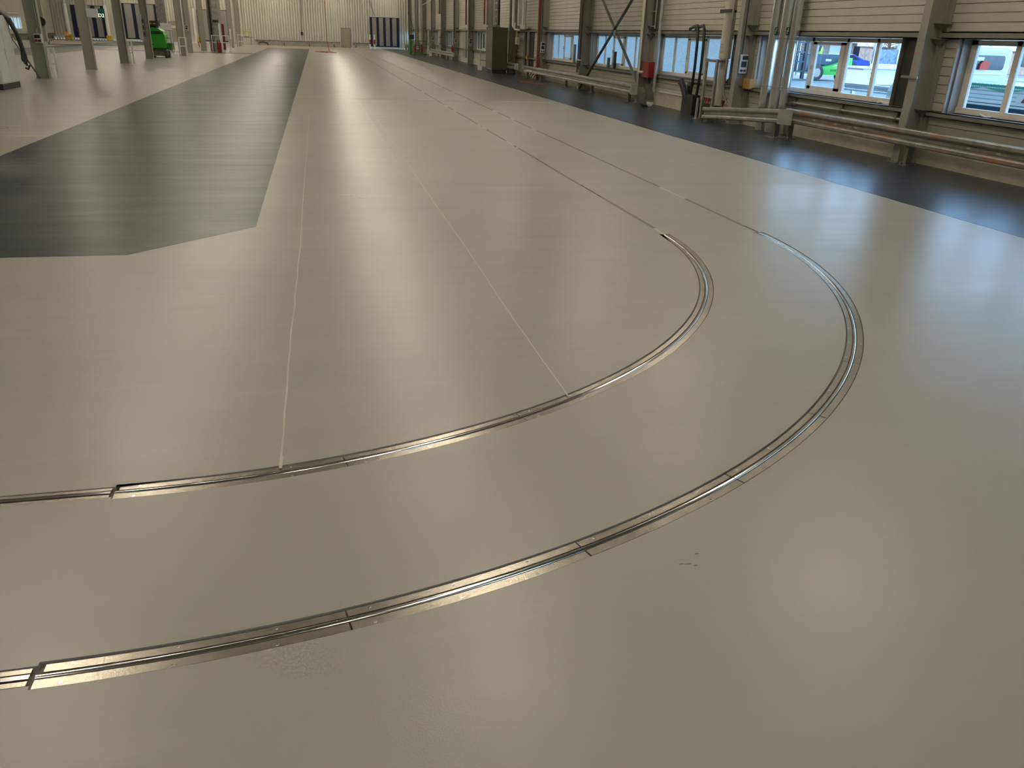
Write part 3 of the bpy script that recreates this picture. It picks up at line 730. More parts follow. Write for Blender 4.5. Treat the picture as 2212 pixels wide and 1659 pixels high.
thing1('conduit', MB().tube([(10.6, 20.75, 3.0), (10.6, 20.75, 1.0), (10.62, 20.75, .75), (10.7, 20.62, .5)], .028, 12).tube([(10.6, 20.75, 3), (10.6, 20.75, 7.65)], .028, 12), M_galv, 'slim grey conduit just right of the thick cream pipe', 'pipe')
# valve cluster
t = T('valve_cluster', 'cluster of small red and black valves at the foot of the cream pipe', 'valves', (10.85, 21.6, .3))
MB().box(10.75, 10.95, 21.0, 22.4, .30, .36).obj('manifold', M_blackm, t)
MB().box(10.78, 10.8, 21.05, 21.1, 0, .3).box(10.78, 10.8, 22.3, 22.35, 0, .3).obj('manifold_leg', M_galvd, t)
for k in range(9):
    y = 21.05 + k * .15; v = MB().tube([(10.8, y, .36), (10.8, y, .5)], .02, 8).tube([(10.77, y, .5), (10.83, y, .5)], .045, 10)
    v.obj('valve', [M_red, M_dred, M_blackm][k % 3], t)
MB().tube([(10.76, 22.35, .45), (10.76, 22.35, .6), (10.76, 22.2, .62)], .03, 8).obj('brass_fitting', M_orange, t)
# black hoses
for i, (dy, lab) in enumerate(((0, 'left thick black hose hanging from the lintel in front of the frosted window'), (-.42, 'right thick black hose hanging from the lintel in front of the frosted window'))):
    y = 23.15 + dy
    thing1('hose', MB().tube([(10.95, y + .9, 2.34), (10.85, y + .5, 2.38), (10.8, y + .1, 2.42), (10.78, y - .02, 2.3), (10.78, y - .08, 1.9), (10.78, y - .1, 1.3), (10.8, y - .02, .9), (10.82, y + .08, .5), (10.8, y + .05, .02)], .042, 12), M_black, lab, 'hose', 'black hoses at the frosted window')
thing1('drain_pipe', MB().tube([(10.62, 23.55, .93), (10.72, 22.95, .12)], .09, 18, caps=False).tube([(10.62, 23.55, .93), (10.72, 22.95, .12)], .075, 18, caps=False), M_black, 'thick black plastic pipe leaning left beside the hoses', 'pipe')
thing1('bin', MB().prism([(10.62, 22.6), (10.95, 22.6), (10.97, 23.35), (10.62, 23.35)], 'z', 0, .55), M_blackm, 'black box-shaped container on the floor under the hoses', 'container')
t = T('water_tap', 'white filter unit with tap on the wall below the frosted window', 'tap', (11.0, 24.0, .6))
MB().tube([(10.97, 24.05, .5), (10.97, 24.05, .78)], .05, 14).obj('filter_bowl', M_white, t); MB().bbox(10.9, 11.02, 23.7, 24.2, .78, .86, .01).obj('valve_body', M_galvbr, t)
MB().tube([(10.98, 23.75, .5), (10.98, 23.75, .75)], .04, 12).obj('black_filter', M_blackm, t); MB().tube([(11.0, 24.35, .80), (10.9, 24.35, .82)], .05, 12).obj('hand_wheel', M_blackm, t)
MB().tube([(11.02, 26.1, .44), (11.02, 24.1, .44), (11.02, 24.05, .5)], .02, 8).obj('supply_pipe', M_white, t)
# white thin pipe, red cabinet etc at column 27.25
thing1('standing_pipe', MB().tube([(10.9, 26.25, .42), (10.9, 26.25, 7.65)], .05, 16), M_galvbr, 'bright thin vertical pipe right of the red wall cabinet', 'pipe')
thing1('conduit', MB().tube([(10.95, 26.55, 0), (10.95, 26.55, 1.3)], .03, 10).tube([(10.95, 26.45, 0), (10.95, 26.45, 1.3)], .03, 10), M_galvd, 'pair of grey conduits below the red wall cabinet', 'pipe')
t = T('wall_cabinet', 'red metal fire cabinet with white label on the column', 'cabinet', (10.85, 26.95, .84))
MB().bbox(10.72, 11.0, 26.45, 27.08, .84, 1.33, .012).obj('cabinet_body', M_red, t); MB().box(10.716, 10.721, 26.88, 27.0, 1.18, 1.26).obj('label_plate', M_white, t)
MB().bbox(10.712, 10.72, 26.47, 27.06, .86, 1.31, .004).obj('cabinet_door', M_red, t)
thing1('standing_pipe', MB().tube([(10.6, 27.05, 8.5), (10.6, 27.05, 1.05), (10.61, 27.0, 1.0), (10.66, 26.95, .99), (10.75, 26.95, .99)], .05, 14), M_pipe, 'cream pipe that bends into the red wall cabinet', 'pipe')
# ladder tray
t = T('cable_ladder', 'steel cable ladder standing above the red cabinet', 'cable ladder', (10.9, 26.8, 2.3))
for y in (26.65, 26.98): MB().box(10.86, 10.9, y - .01, y + .01, 2.35, 7.6).obj('side_rail', M_galvbr, t)
for k in range(12): MB().box(10.865, 10.895, 26.66, 26.97, 2.4 + k * .45, 2.43 + k * .45).obj('rung', M_galvbr, t)
MB().box(10.9, 10.95, 26.7, 26.93, 2.3, 7.6).obj('cables', M_black, t)
MB().bar((10.9, 26.6, 2.25), (10.95, 26.3, 1.75), .03).obj('strut', M_galvd, t)
# half-pipe trough leaning
pr = [(-.17, .50)] + [(.17 * math.cos(PI + PI * k / 12), .17 * math.sin(PI + PI * k / 12)) for k in range(13)] + [(.17, .50)]
pr2 = pr + [(x * .95, y if y > .4 else y * .95) for x, y in reversed(pr)]
mb = MB(); n = len(pr2); P = [Vector((x, -.16, z)) for x, z in pr2] + [Vector((x, .16, z)) for x, z in pr2]
M_ = Matrix.Translation((10.42, 25.62, .19)) @ Matrix.Rotation(math.radians(22), 4, 'Z') @ Matrix.Rotation(math.radians(-17), 4, 'Y')
P = [M_ @ p for p in P]; zz = min(p.z for p in P); P = [p - Vector((0, 0, zz)) for p in P]
mb.add(P, [(i, i + n, (i + 1) % n + n, (i + 1) % n) for i in range(n)] + [(i, i + 1, n - 2 - i, n - 1 - i) for i in range(n // 2 - 1)] + [(n + i, n + i + 1, 2 * n - 2 - i, 2 * n - 1 - i) for i in range(n // 2 - 1)])
thing1('trough', mb, M_galv, 'grey U-shaped metal channel piece leaning by the column foot under the red cabinet', 'channel')
# steel X brace
t = T('cross_brace', 'steel X brace in front of a frosted window', 'brace', (10.75, 30.6, 0))
MB().bar((10.78, 27.3, .5), (10.78, 33.9, 4.6), .02, .11, (1, 0, 0)).obj('brace_bar', M_galv, t)
MB().bar((10.72, 34.0, .0), (10.72, 27.35, 3.95), .02, .11, (1, 0, 0)).obj('brace_bar', M_galvd, t)
MB().bbox(10.7, 10.8, 29.9, 30.15, 2.1, 2.3, .01).obj('gusset', M_galvd, t)
# cartons / tubes on sills
for (y, z1, lab) in ((31.75, 1.32, 'short grey profile standing on the sill behind the brace'), (31.05, 1.55, 'dark tall profile standing on the sill behind the brace'), (36.35, 1.72, 'slim grey profile standing on the sill of the frosted window left of the dark pipes')):
    thing1('metal_profile', MB().box(11.12, 11.2, y - .07, y + .07, .951, z1), M_galvd if y > 31.5 else M_blackm, lab, 'profile', 'profiles on the window sills')
# dark pipes at column 34
t = T('riser_pipes', 'group of thin dark riser pipes on the column left of the brace', 'pipes', (10.7, 34.2, .9))
for k, m_ in enumerate((M_blackm, M_dred, M_blackm)): MB().tube([(10.64, 33.9 + .16 * k - .05, .9 - .12 * k), (10.64, 33.85 + .16 * k, 7.65)], .022, 8).obj('pipe', m_, t)
MB().box(10.6, 10.66, 33.7, 34.3, 1.12, 1.17).obj('pipe_clamp', M_galvbr, t)
# column 40.85: red pipe, switch box, extinguisher
thing1('standing_pipe', MB().tube([(10.62, 40.75, 0), (10.62, 40.75, 7.65)], .06, 12), M_dred, 'rust red vertical pipe at the column with the extinguisher', 'pipe')
def extinguisher(x, y, z, label):
    t = T('fire_extinguisher', label, 'extinguisher', (x, y, z), 'red fire extinguishers')
    MB().tube([(x, y, z), (x, y, z + .02), (x, y, z + .38), (x, y, z + .44), (x, y, z + .47)], [.07, .08, .08, .05, .025], 16).obj('cylinder', M_red, t)
    MB().tube([(x, y, z + .47), (x, y, z + .53)], .02, 8).box(x - .06, x + .02, y - .012, y + .012, z + .52, z + .54).obj('valve', M_blackm, t)
    MB().tube([(x, y, z + .5), (x - .06, y - .05, z + .47), (x - .1, y - .06, z + .3), (x - .09, y - .05, z + .15)], .012, 8).obj('hose', M_blackm, t)
    return t
extinguisher(10.56, 40.35, .62, 'red fire extinguisher hung on the column with the red pipe')
extinguisher(10.56, 67.5, .62, 'far red fire extinguisher at the end of the far guard rail')
def switchbox(x, y, z, label, h=.46, w_=.22, g=None):
    t = T('switch_box', label, 'switch box', (x, y, z), 'switch and socket boxes on the columns')
    MB().bbox(x, x + w_, y - .1, y, z, z + h, .008).obj('housing', M_cab, t)
    MB().bbox(x + .05, x + w_ - .015, y - .115, y - .098, z + h * .72, z + h * .93, .004).obj('cover', M_blackm, t)
    MB().bbox(x + .04, x + w_ - .04, y - .12, y - .098, z + h * .34, z + h * .64, .006).obj('socket', M_blackm, t)
    for k in range(2): MB().tube([(x + .06 + .09 * k, y - .1, z + h * .15), (x + .06 + .09 * k, y - .135, z + h * .15)], .032, 10).obj('socket', M_dred if k else M_blackm, t)
    MB().tube([(x + .05, y - .04, z + h), (x + .05, y - .04, 6)], .012, 6).obj('cable', M_black, t)
    return t
switchbox(10.74, 20.37, 1.27, 'grey switch and socket box on the column left of the ducts')
switchbox(10.74, 40.83, 1.25, 'white socket box on the column with the red pipe', .5)
switchbox(10.74, 61.08, 1.2, 'black and white switch box right of the wall door', .5)
switchbox(10.74, 67.88, 1.25, 'small socket box above the far extinguisher', .35)
switchbox(10.74, 81.48, 1.25, 'socket box on the column right of the green cart', .4)
switchbox(10.74, 101.78, 1.25, 'farthest socket box, left of the bright windows', .4)
t = T('junction_box', 'ochre junction box on the wall left of the ducts', 'box', (11.0, 20.0, .9))
MB().bbox(10.87, 11.09, 19.88, 20.22, .905, 1.16, .008).obj('housing', M_orange, t); MB().tube([(10.95, 20.1, .905), (10.95, 20.1, .87)], .02, 8).obj('cable_gland', M_blackm, t)
# handrail-like wall pipe below window 2
t = T('wall_pipe', 'grey wall pipe on brackets under the clear window', 'pipe', (11.0, 16, .7))
MB().tube([(10.98, 13.9, .735), (10.98, 18.0, .735)], .028, 12).obj('pipe', M_galv, t)
for y in (14.1, 15.9, 17.8): MB().tube([(10.98, y, .735), (10.98, y + .06, .735)], .036, 12).box(11.02, 11.07, y + .07, y + .16, .66, .86).obj('pipe_bracket', M_beam, t)
# cable clamp on column by the window, small sill items
thing1('perforated_bracket', MB().box(10.64, 10.66, 13.36, 13.8, 1.5, 1.54), M_galv, 'short perforated bracket across the tall beige column', 'bracket')
thing1('window_latch', MB().tube([(11.2, 14.85, .965), (11.15, 14.9, 1.0), (11.15, 15.0, .965)], .015, 8), M_white, 'white latch lying on the sill of the right clear window pane', 'latch')
thing1('carton', MB().bbox(11.12, 11.22, 14.5, 14.8, .951, 1.0, .004), M_wframe, 'small beige box on the sill by the tall beige column', 'box')
thing1('window_latch', MB().tube([(11.2, 12.25, .965), (11.14, 12.2, 1.0), (11.15, 12.1, .965), (11.2, 12.0, .97)], .014, 8), M_white, 'white latch with cord on the sill of the truck window', 'latch')
thing1('pulley', MB().tube([(11.18, 21.72, .97), (11.18, 21.62, 1.05)], .04, 8), M_blackm, 'small black fitting on the sill between the pipe stand legs', 'fitting')
# bay 40.85 upper pipe work
t = T('pipe_assembly', 'white pipework with grey box above the dark wall niche', 'pipes', (10.8, 45.5, 2.3))
MB().tube([(10.75, 46.9, 8), (10.75, 46.9, 2.5), (10.75, 46.6, 2.4)], .085, 14).obj('pipe', M_white, t)
MB().tube([(10.75, 46.5, 2.65), (10.75, 46.5, 2.3), (10.75, 45.2, 2.28), (10.75, 45.2, 2.4)], .05, 10).obj('pipe', M_white, t)
for y, r, z0 in ((45.6, .05, 2.5), (44.5, .07, 2.5), (43.9, .015, 2.2), (46.1, .015, 2.4)): MB().tube([(10.72, y, z0), (10.72, y, 7.65)], r, 10).obj('pipe', M_white if r > .03 else M_galvd, t)
MB().bbox(10.68, 10.9, 44.1, 45.5, 2.32, 2.5, .01).obj('control_box', M_cab, t); MB().box(10.67, 10.68, 45.0, 45.5, 2.33, 2.48).obj('display', M_blackm, t)
MB().bbox(10.7, 10.8, 44.5, 44.65, 3.2, 3.35, .01).obj('valve', M_galvbr, t)
MB().tube([(10.8, 46.2, 2.25), (10.8, 46.2, 1.95)], .03, 8).bbox(10.75, 10.9, 45.9, 46.35, 1.55, 1.93, .01).obj('controller', M_pipe, t)
MB().tube([(10.8, 46.15, 1.55), (10.8, 46.1, 1.3)], .03, 8).obj('pull_handle', M_dred, t)
for y in (47.2, 46.95, 46.75): MB().tube([(10.85, y, .3), (10.85, y, 2.4)], .025, 8).obj('pipe', M_dred if y == 46.95 else M_galvd, t)
thing1('fluorescent_tube', MB().tube([(10.95, 41.5, .75), (10.95, 41.5, 1.95)], .025, 8), M_white, 'white vertical tube on the siding left of the red pipe', 'tube')
thing1('plank', MB().bar((10.85, 41.6, .0), (11.0, 42.3, 1.1), .1, .02), M_ydoor, 'board leaning behind the guard rail by the red pipe', 'board', 'boards leaning behind the rail')
for k in range(3): thing1('plank', MB().bar((10.75, 43.0 - .5 * k, .0), (10.98, 42.4 - .5 * k, .6), .08, .02), M_white, ['pale short board leaning behind the rail, leftmost of three', 'middle pale short board leaning behind the rail', 'pale short board leaning behind the rail, nearest the red pipe'][k], 'board', 'boards leaning behind the rail')
thing1('yellow_lever', MB().box(10.92, 10.97, 44.2, 44.35, .85, 1.05), M_yel, 'small yellow lever in the dark wall niche', 'lever')
# big olive cabinet
t = T('tall_cabinet', 'big dark olive sheet metal cabinet standing out from the wall', 'cabinet', (10.1, 47.5, 0))
MB().bbox(9.58, 10.46, 46.9, 48.55, .18, 2.38, .012).obj('cabinet_body', M_tanmach, t)
MB().box(9.62, 10.42, 46.95, 48.5, 0, .18).obj('plinth', M_blackm, t)
MB().box(9.57, 9.58, 46.95, 48.5, .2, .24).obj('trim_strip', M_ydoor, t)
MB().box(10.28, 10.36, 46.88, 46.9, .3, 1.95).obj('door_gap', M_white, t)
MB().bbox(9.6, 10.4, 46.87, 46.9, .22, 2.34, .006).obj('cabinet_door', M_tanmach, t)
MB().bbox(9.5, 10.2, 47.8, 48.6, 2.38, 2.5, .01).obj('top_tray', M_galv, t)
t = T('cable_ladder', 'dark vertical cable ladder above the olive cabinet', 'cable ladder', (10.2, 48.9, 2.5))
for y in (48.5, 49.2): MB().box(10.15, 10.2, y - .03, y + .03, 2.5, 7.6).obj('side_rail', M_galv, t)
for k in range(14): MB().box(10.16, 10.19, 48.53, 49.17, 2.6 + k * .35, 2.63 + k * .35).obj('rung', M_galvbr, t)
MB().box(10.21, 10.3, 48.4, 49.1, 2.5, 7.6).obj('cables', M_black, t)
thing1('hand_rail', MB().tube([(9.6, 50.6, 0), (9.6, 50.6, 1.05), (10.2, 50.6, 1.05)], .025, 8).tube([(9.6, 50.6, .55), (10.2, 50.6, .55)], .02, 8), M_galv, 'small grey hand rail left of the olive cabinet', 'rail')
thing1('plastic_sack', MB().prism([(9.45, 50.6), (9.7, 50.5), (9.8, 50.9), (9.55, 51.0)], 'z', 0, .28), M_white, 'crumpled white sack on the floor left of the olive cabinet', 'sack')
# tank at column 74.8
t = T('pressure_tank', 'pale round tank on the column between two grey windows', 'tank', (10.55, 74.5, .8))
MB().tube([(10.55, 74.5, .75), (10.55, 74.5, .85), (10.55, 74.5, 2.1), (10.55, 74.5, 2.2)], [.06, .13, .13, .06], 16).obj('tank_body', M_pipe, t)
for z in (1.1, 1.6): MB().tube([(10.55, 74.5, z), (10.55, 74.5, z + .06)], .135, 16).obj('strap', M_galvd, t)
thing1('roof_drain', MB().tube([(10.6, 75.3, 3.5), (10.6, 75.3, 7.65)], .12, 12), M_galv, 'grey pipe above the round tank', 'pipe')
# green tool cart
t = T('tool_cart', 'green cage trolley holding red cylinders near the far door', 'trolley', (9.6, 81.5, 0))
x0, x1, y0, y1 = 8.95, 10.2, 80.9, 82.0
MB().box(x0, x1, y0, y1, .08, .16).obj('deck', M_greend, t)
fr = MB()
for xx in (x0, (x0 + x1) / 2, x1):
    for yy in (y0, y1): fr.box(xx - .02, xx + .02, yy - .02, yy + .02, .16, 1.25)
fr.box(x0, x1, y0 - .02, y0 + .02, 1.21, 1.25).box(x0, x1, y1 - .02, y1 + .02, 1.21, 1.25).box(x0, x1, y0 - .02, y0 + .02, .66, .7).obj('cage_frame', M_greend, t)
for xx in (x0 + .1, x1 - .1):
    for yy in (y0 + .1, y1 - .1): MB().tube([(xx - .03, yy, .05), (xx + .03, yy, .05)], .05, 10).obj('wheel', M_blackm, t)
for k, (xx, yy) in enumerate(((9.15, 81.4), (9.75, 81.3))): thing1('gas_cylinder', MB().tube([(xx, yy, .16), (xx, yy, .8), (xx, yy, .92), (xx, yy, .98)], [.1, .1, .06, .03], 12), M_red, ['left red cylinder standing in the green trolley', 'right red cylinder standing in the green trolley'][k], 'cylinder', 'cylinders in the trolley')
t = T('locker', 'narrow green locker with dark top left of the trolley', 'locker', (8.85, 82.8, 0))
MB().bbox(8.75, 8.95, 82.5, 83.2, 0, 1.35, .02).obj('locker_body', M_greend, t)
MB().bbox(8.75, 9.2, 82.5, 83.1, 1.36, 1.75, .02).obj('top_panel', M_blackm, t)
thing1('plastic_sack', MB().prism([(10.25, 79.6), (10.5, 79.6), (10.4, 79.9), (10.3, 79.9)], 'z', 0, .5), M_white, 'white sack leaning right of the green trolley', 'sack')
# thin braces and conduits in the far right bays
thing1('diagonal_rod', MB().bar((10.65, 94.9, 2.0), (10.65, 101.8, 4.1), .05), M_blackm, 'dark diagonal rod above the bright far windows', 'rod')
for (y, r, m_, lab) in ((88.7, .07, M_pipe, 'cream pipe on the column behind the green trolley'), (92, .05, M_galvd, 'dark conduit on the wall right of the bright far windows'), (54.6, .05, M_dred, 'red-brown conduit on the column hidden by the olive cabinet'), (61.5, .06, M_dred, 'red-brown conduit above the black switch box'), (104.8, .08, M_pipe, 'cream corner pipe beside the blue folding door')):
    thing1('standing_pipe', MB().tube([(10.6, y, 0 if y > 62 else 2.6), (10.6, y, 7.65)], r, 10), m_, lab, 'pipe')
thing1('curved_pipe', MB().tube([(10.5, 86, 4.5), (10.5, 84, 4.55), (10.5, 80, 4.7)], .04, 8), M_white, 'white curved pipe high on the far wall columns', 'pipe')  # a white pipe, gives off no light
thing1('red_hose', MB().tube([(10.38, 40.6, .9), (10.36, 40.7, .3), (10.1, 40.4, .02), (9.5, 39.5, .02), (9.3, 38.6, .02), (9.6, 37.4, .02), (9.9, 36.2, .02)], .012, 6), M_hosered, 'thin red hose trailing from the far column over the dark lane', 'hose')

# ================================================================== LEFT ROW
def column_l(y, label, xr=-9.56):
    xl = xr - .42; t = T('hall_column', label, 'column', ((xl + xr) / 2, y, 0), 'free-standing steel columns on the left')
    MB().box(xl, xl + .02, y - .1, y + .12, 0, ZC - .9).box(xr - .022, xr, y - .1, y + .14, 0, ZC - .9).box(xl + .02, xr - .022, y - .06, y - .045, 0, ZC - .9).obj('shaft', M_colw, t)
    MB().box(xl - .02, xr + .02, y - .12, y + .15, 0, .012).obj('base_plate', M_colw, t)
    return t
LY = [33.85, 40.75, 47.75, 54.75, 61.4, 68.2, 75.0, 81.8, 88.6, 95.4]
Ll = ['nearest, with a grey switch box at chest height', 'second one, carrying a pale panel at head height', 'third one, with a white hoop beside its foot', 'fourth one, right in front of the green lift', 'dark one behind the white ladder-shaped guard',
      'one with a small dark switch box, right of the ladder-shaped guard', 'one left of the white hoop rail with the extinguishers', 'one beside the bundle of grey pipes', 'one right of the dark red post', 'last one, by the far white hoop']
XRs = [-9.56, -9.56, -9.58, -9.58, -8.65, -9.1, -8.9, -8.2, -7.9, -7.75]
for y, l, xr in zip(LY, Ll, XRs): column_l(y, 'free-standing beige steel column, ' + l, xr)
# white hoops
def hoop(x, y, w_, h, label, bars=(.5,)):
    t = T('hoop_guard', label, 'hoop guard', (x, y, 0), 'white impact hoops by the left columns')
    MB().box(x, x + .06, y - .03, y + .03, 0, h).obj('upright', M_white, t); MB().box(x + w_ - .06, x + w_, y - .03, y + .03, 0, h).obj('upright', M_white, t)
    MB().box(x, x + w_, y - .03, y + .03, h, h + .06).obj('top_bar', M_white, t)
    for b in bars: MB().box(x + .06, x + w_ - .06, y - .025, y + .025, h * b - .03, h * b + .03).obj('cross_bar', M_white, t)
    return t
hoop(-9.53, 34.0, .24, .99, 'white hoop at the foot of the nearest left column'); hoop(-9.56, 47.9, .22, 1.04, 'white hoop at the foot of the third left column')
hoop(-8.96, 60.9, .5, 1.12, 'white ladder-shaped guard right of the green lift', (.55,))
hoop(-8.1, 72, .72, 1.2, 'left part of the wide white hoop rail with the extinguishers', (.6,)); hoop(-7.32, 72, .57, 1.2, 'right part of the wide white hoop rail', (.6,))
hoop(-7.22, 85, .6, 1.2, 'far white hoop in front of the corrugated wall', (.55,))
# cabinet, cables, lance at left
t = T('control_cabinet', 'tall pale grey control cabinet with black plinth at the left edge', 'cabinet', (-9.5, 28.4, 0))
MB().bbox(-9.95, -9.14, 27.7, 29.25, .17, 2.05, .01).obj('cabinet_body', M_cab, t)
MB().box(-9.93, -9.15, 27.72, 29.23, 0, .17).obj('plinth', M_blackm, t)
MB().bbox(-9.141, -9.125, 27.74, 28.45, .2, 2.02, .004).obj('cabinet_door', M_cab, t); MB().bbox(-9.141, -9.125, 28.47, 29.22, .2, 2.02, .004).obj('cabinet_door', M_cab, t)
MB().box(-9.125, -9.105, 28.38, 28.43, .85, 1.15).obj('handle', M_galvbr, t)
t = T('cable_bundle', 'bundle of thick black cables draped over the grey control cabinet', 'cables', (-9.3, 29.3, .5))
for k, (dy, rr) in enumerate(((0, .055), (.12, .05), (.24, .045), (-.12, .045), (.34, .03))):
    y = 29.0 + dy * .6
    pts = [(-10.0, y - .9, 2.35), (-9.7, y - .5, 2.42), (-9.4, y - .2, 2.3), (-9.08, y + .1, 1.95), (-8.99, y + .35, 1.5 - dy * .3), (-8.95, y + .45, 1.0 - dy * .5), (-8.97, y + .4, .75 - dy * .4)]
    if k == 4: pts += [(-8.92, y + .5, .62), (-8.96, y + .45, .5), (-9.02, y + .4, .55)]
    MB().tube(pts, rr, 8).obj('cable', M_black, t)
t = T('lance', 'thin pole with orange-red ends leaning against the nearest left column', 'pole', (-10.2, 34.4, 0))
p0 = Vector((-9.80, 33.5, .03)); p1 = Vector((-10.95, 34.6, 1.62))
MB().tube([p0, p0.lerp(p1, .35)], .03, 8).obj('pole_foot', M_galvd, t); MB().tube([p0.lerp(p1, .35), p0.lerp(p1, .45)], .036, 8).obj('orange_band', M_hosered, t)
MB().tube([p0.lerp(p1, .45), p0.lerp(p1, .8)], .03, 8).obj('pole_shaft', M_galvbr, t); MB().tube([p0.lerp(p1, .8), p1], .034, 8).obj('orange_end', M_hosered, t)
t = T('switch_box', 'pale switch box with red button on the nearest left column', 'switch box', (-9.67, 33.74, 1.2))
MB().bbox(-9.80, -9.55, 33.66, 33.79, 1.19, 1.5, .008).obj('housing', M_cab, t); MB().box(-9.77, -9.59, 33.64, 33.66, 1.35, 1.46).obj('cover', M_blackm, t)
MB().tube([(-9.73, 33.66, 1.27), (-9.73, 33.61, 1.27)], .045, 12).obj('red_button', M_red, t); MB().box(-9.67, -9.58, 33.63, 33.66, 1.23, 1.3).obj('socket', M_blackm, t)
MB().tube([(-9.68, 33.72, 1.5), (-9.68, 33.72, 1.62), (-9.62, 33.72, 1.68), (-9.62, 33.72, 6)], .016, 8).obj('conduit', M_galvbr, t)
t = T('wall_panel', 'pale electrical panel jutting from the second left column', 'panel', (-9.35, 40.65, 2.1))
MB().bbox(-9.56, -9.43, 40.55, 40.75, 2.11, 2.46, .006).obj('side_panel', M_cab, t); MB().bbox(-9.425, -9.13, 40.55, 40.75, 2.11, 2.46, .006).obj('panel_door', M_cab, t)
t = T('fuse_box', 'long grey terminal strip box on the fourth left column', 'box', (-10.0, 54.5, 1))
MB().bbox(-10.13, -9.93, 54.5, 54.68, 1.0, 2.42, .008).obj('housing', M_cab, t); MB().bbox(-9.92, -9.78, 54.52, 54.68, 1.25, 2.2, .008).obj('terminal_strip', M_galvd, t)
for k in range(5): MB().box(-9.9, -9.84, 54.5, 54.52, 1.35 + .17 * k, 1.42 + .17 * k).obj('switch', M_white if k % 2 else M_blackm, t)
t = T('exit_sign', 'hanging green sign with white D2 behind the pale panel', 'sign', (-16.6, 75, 2.2))
MB().box(-16.87, -16.33, 75, 75.06, 2.2, 2.88).obj('sign_board', mat('sign_teal', (.01, .09, .07), .4), t)
text('lettering', 'D2', .36, M_shine, t, Matrix.Translation((-16.6, 74.985, 2.38)) @ Matrix.Rotation(PI / 2, 4, 'X'))
MB().tube([(-16.62, 75.03, 2.88), (-16.62, 75.03, 7.7)], .015, 6).obj('hanger', M_galv, t)
switchbox(-9.45, 68.05, 1.5, 'small dark switch box on a left column right of the ladder-shaped guard', .4, .25)
# green lift
t = T('scissor_lift', 'green compact access lift with black number and grey basket on top', 'lift', (-9.6, 57.6, 0))
bl = [(-10.28, .55), (-9.12, .55), (-9.10, .62), (-9.16, 1.3), (-9.25, 1.52), (-9.5, 1.68), (-9.8, 1.73), (-10.15, 1.7), (-10.28, 1.6)]
MB().prism(bl, 'y', 56.9, 58.2).obj('body_shell', M_green, t)
MB().box(-10.26, -9.14, 56.88, 58.1, .50, .56).obj('bumper_strip', M_blackm, t)
MB().prism([(-10.2, .5), (-9.2, .5), (-9.4, .38), (-10.0, .38)], 'y', 56.95, 58.1).obj('lower_skirt', M_greend, t)
MB().bbox(-10.2, -9.2, 57.0, 58.2, .12, .42, .02).obj('chassis', M_galvd, t)
for s in (-10.15, -9.28):
    for yy in (57.05, 58.1): MB().tube([(s, yy, .19), (s + .14, yy, .19)], .19, 20).obj('wheel', M_tyre, t)
for s in (-9.98, -9.55): MB().tube([(s, 56.99, .3), (s, 56.96, .3)], .045, 10).obj('tail_lamp', mat('amber_lens', (.4, .1, .02), .4), t)
MB().box(-10.05, -9.3, 56.93, 56.99, .1, .13).obj('warning_strip', M_rim, t)
MB().bbox(-10.05, -9.48, 57.0, 57.9, 1.8, 2.1, .02).obj('basket_box', M_blackm, t); MB().bbox(-10.0, -9.52, 56.97, 57.0, 1.84, 2.06, .005).obj('basket_panel', M_tanmach, t)
for s in (-9.87, -9.66): MB().box(s - .06, s + .06, 56.955, 56.97, 1.92, 1.97).obj('amber_mark', M_yel, t)
MB().box(-9.95, -9.6, 57.1, 57.7, 1.68, 1.82).obj('basket_mount', M_blackm, t)
fr = MB()
for yy in (57.1, 58.0): fr.tube([(-9.12, yy, 1.58), (-8.85, yy, 1.58), (-8.83, yy, .45), (-8.9, yy, .25)], .018, 8)
fr.tube([(-8.85, 57.1, 1.58), (-8.85, 58.0, 1.58)], .018, 8).tube([(-9.12, 57.1, 1.15), (-8.86, 57.1, 1.15)], .014, 8); fr.obj('step_rail', M_galvd, t)
MB().bbox(-9.1, -8.86, 57.1, 58.0, .45, .85, .02).obj('side_box', M_greend, t); MB().bbox(-9.05, -8.9, 57.0, 57.1, .9, 1.1, .01).obj('data_plate', M_white, t)
text('lettering', '378/38880-1', .23, M_black, t, Matrix.Translation((-9.68, 56.893, 1.43)) @ Matrix.Rotation(PI / 2, 4, 'X') @ Matrix.Diagonal((.8, 1, 1, 1)), bold=.012)
MB().tube([(-9.92, 56.9, .78), (-9.92, 56.89, .78)], .06, 14).obj('emblem', M_white, t); MB().tube([(-9.90, 56.892, .77), (-9.90, 56.885, .77)], .045, 14).obj('emblem', M_navy, t)
text('lettering', 'AEL', .17, mat('teal_print', (.01, .2, .22), .4), t, Matrix.Translation((-9.62, 56.895, .78)) @ Matrix.Rotation(PI / 2, 4, 'X'))
# small things by the far left columns
for k, x in enumerate((-7.53, -7.36)): extinguisher(x, 70.9, .0 + .42 - .42, ['left', 'right'][k] + ' red fire extinguisher standing at the wide white hoop rail').scale = (1, 1, 1.7)
t = T('pipe_bundle', 'bundle of grey vertical pipes and ducts behind the wide hoop rail', 'pipes', (-8, 73, 0))
for k in range(7): MB().tube([(-8.35 + .09 * k, 73.2, 0), (-8.35 + .09 * k, 73.2, 7.65)], .035 + .012 * (k % 3), 10).obj('pipe', (M_galv, M_galvd, M_blackm)[k % 3], t)
MB().bbox(-7.95, -7.55, 72.8, 73.2, 0, 2.1, .01).obj('pedestal', M_galv, t); MB().bbox(-7.95, -7.5, 72.6, 73.2, 2.12, 7.5, .01).obj('duct_shaft', M_galv, t)
for k in range(3): MB().tube([(-7.9 + .15 * k, 72.6, 2.2), (-7.85 + .15 * k, 72.55, 2.35)], .06, 8).obj('valve', M_blackm, t)
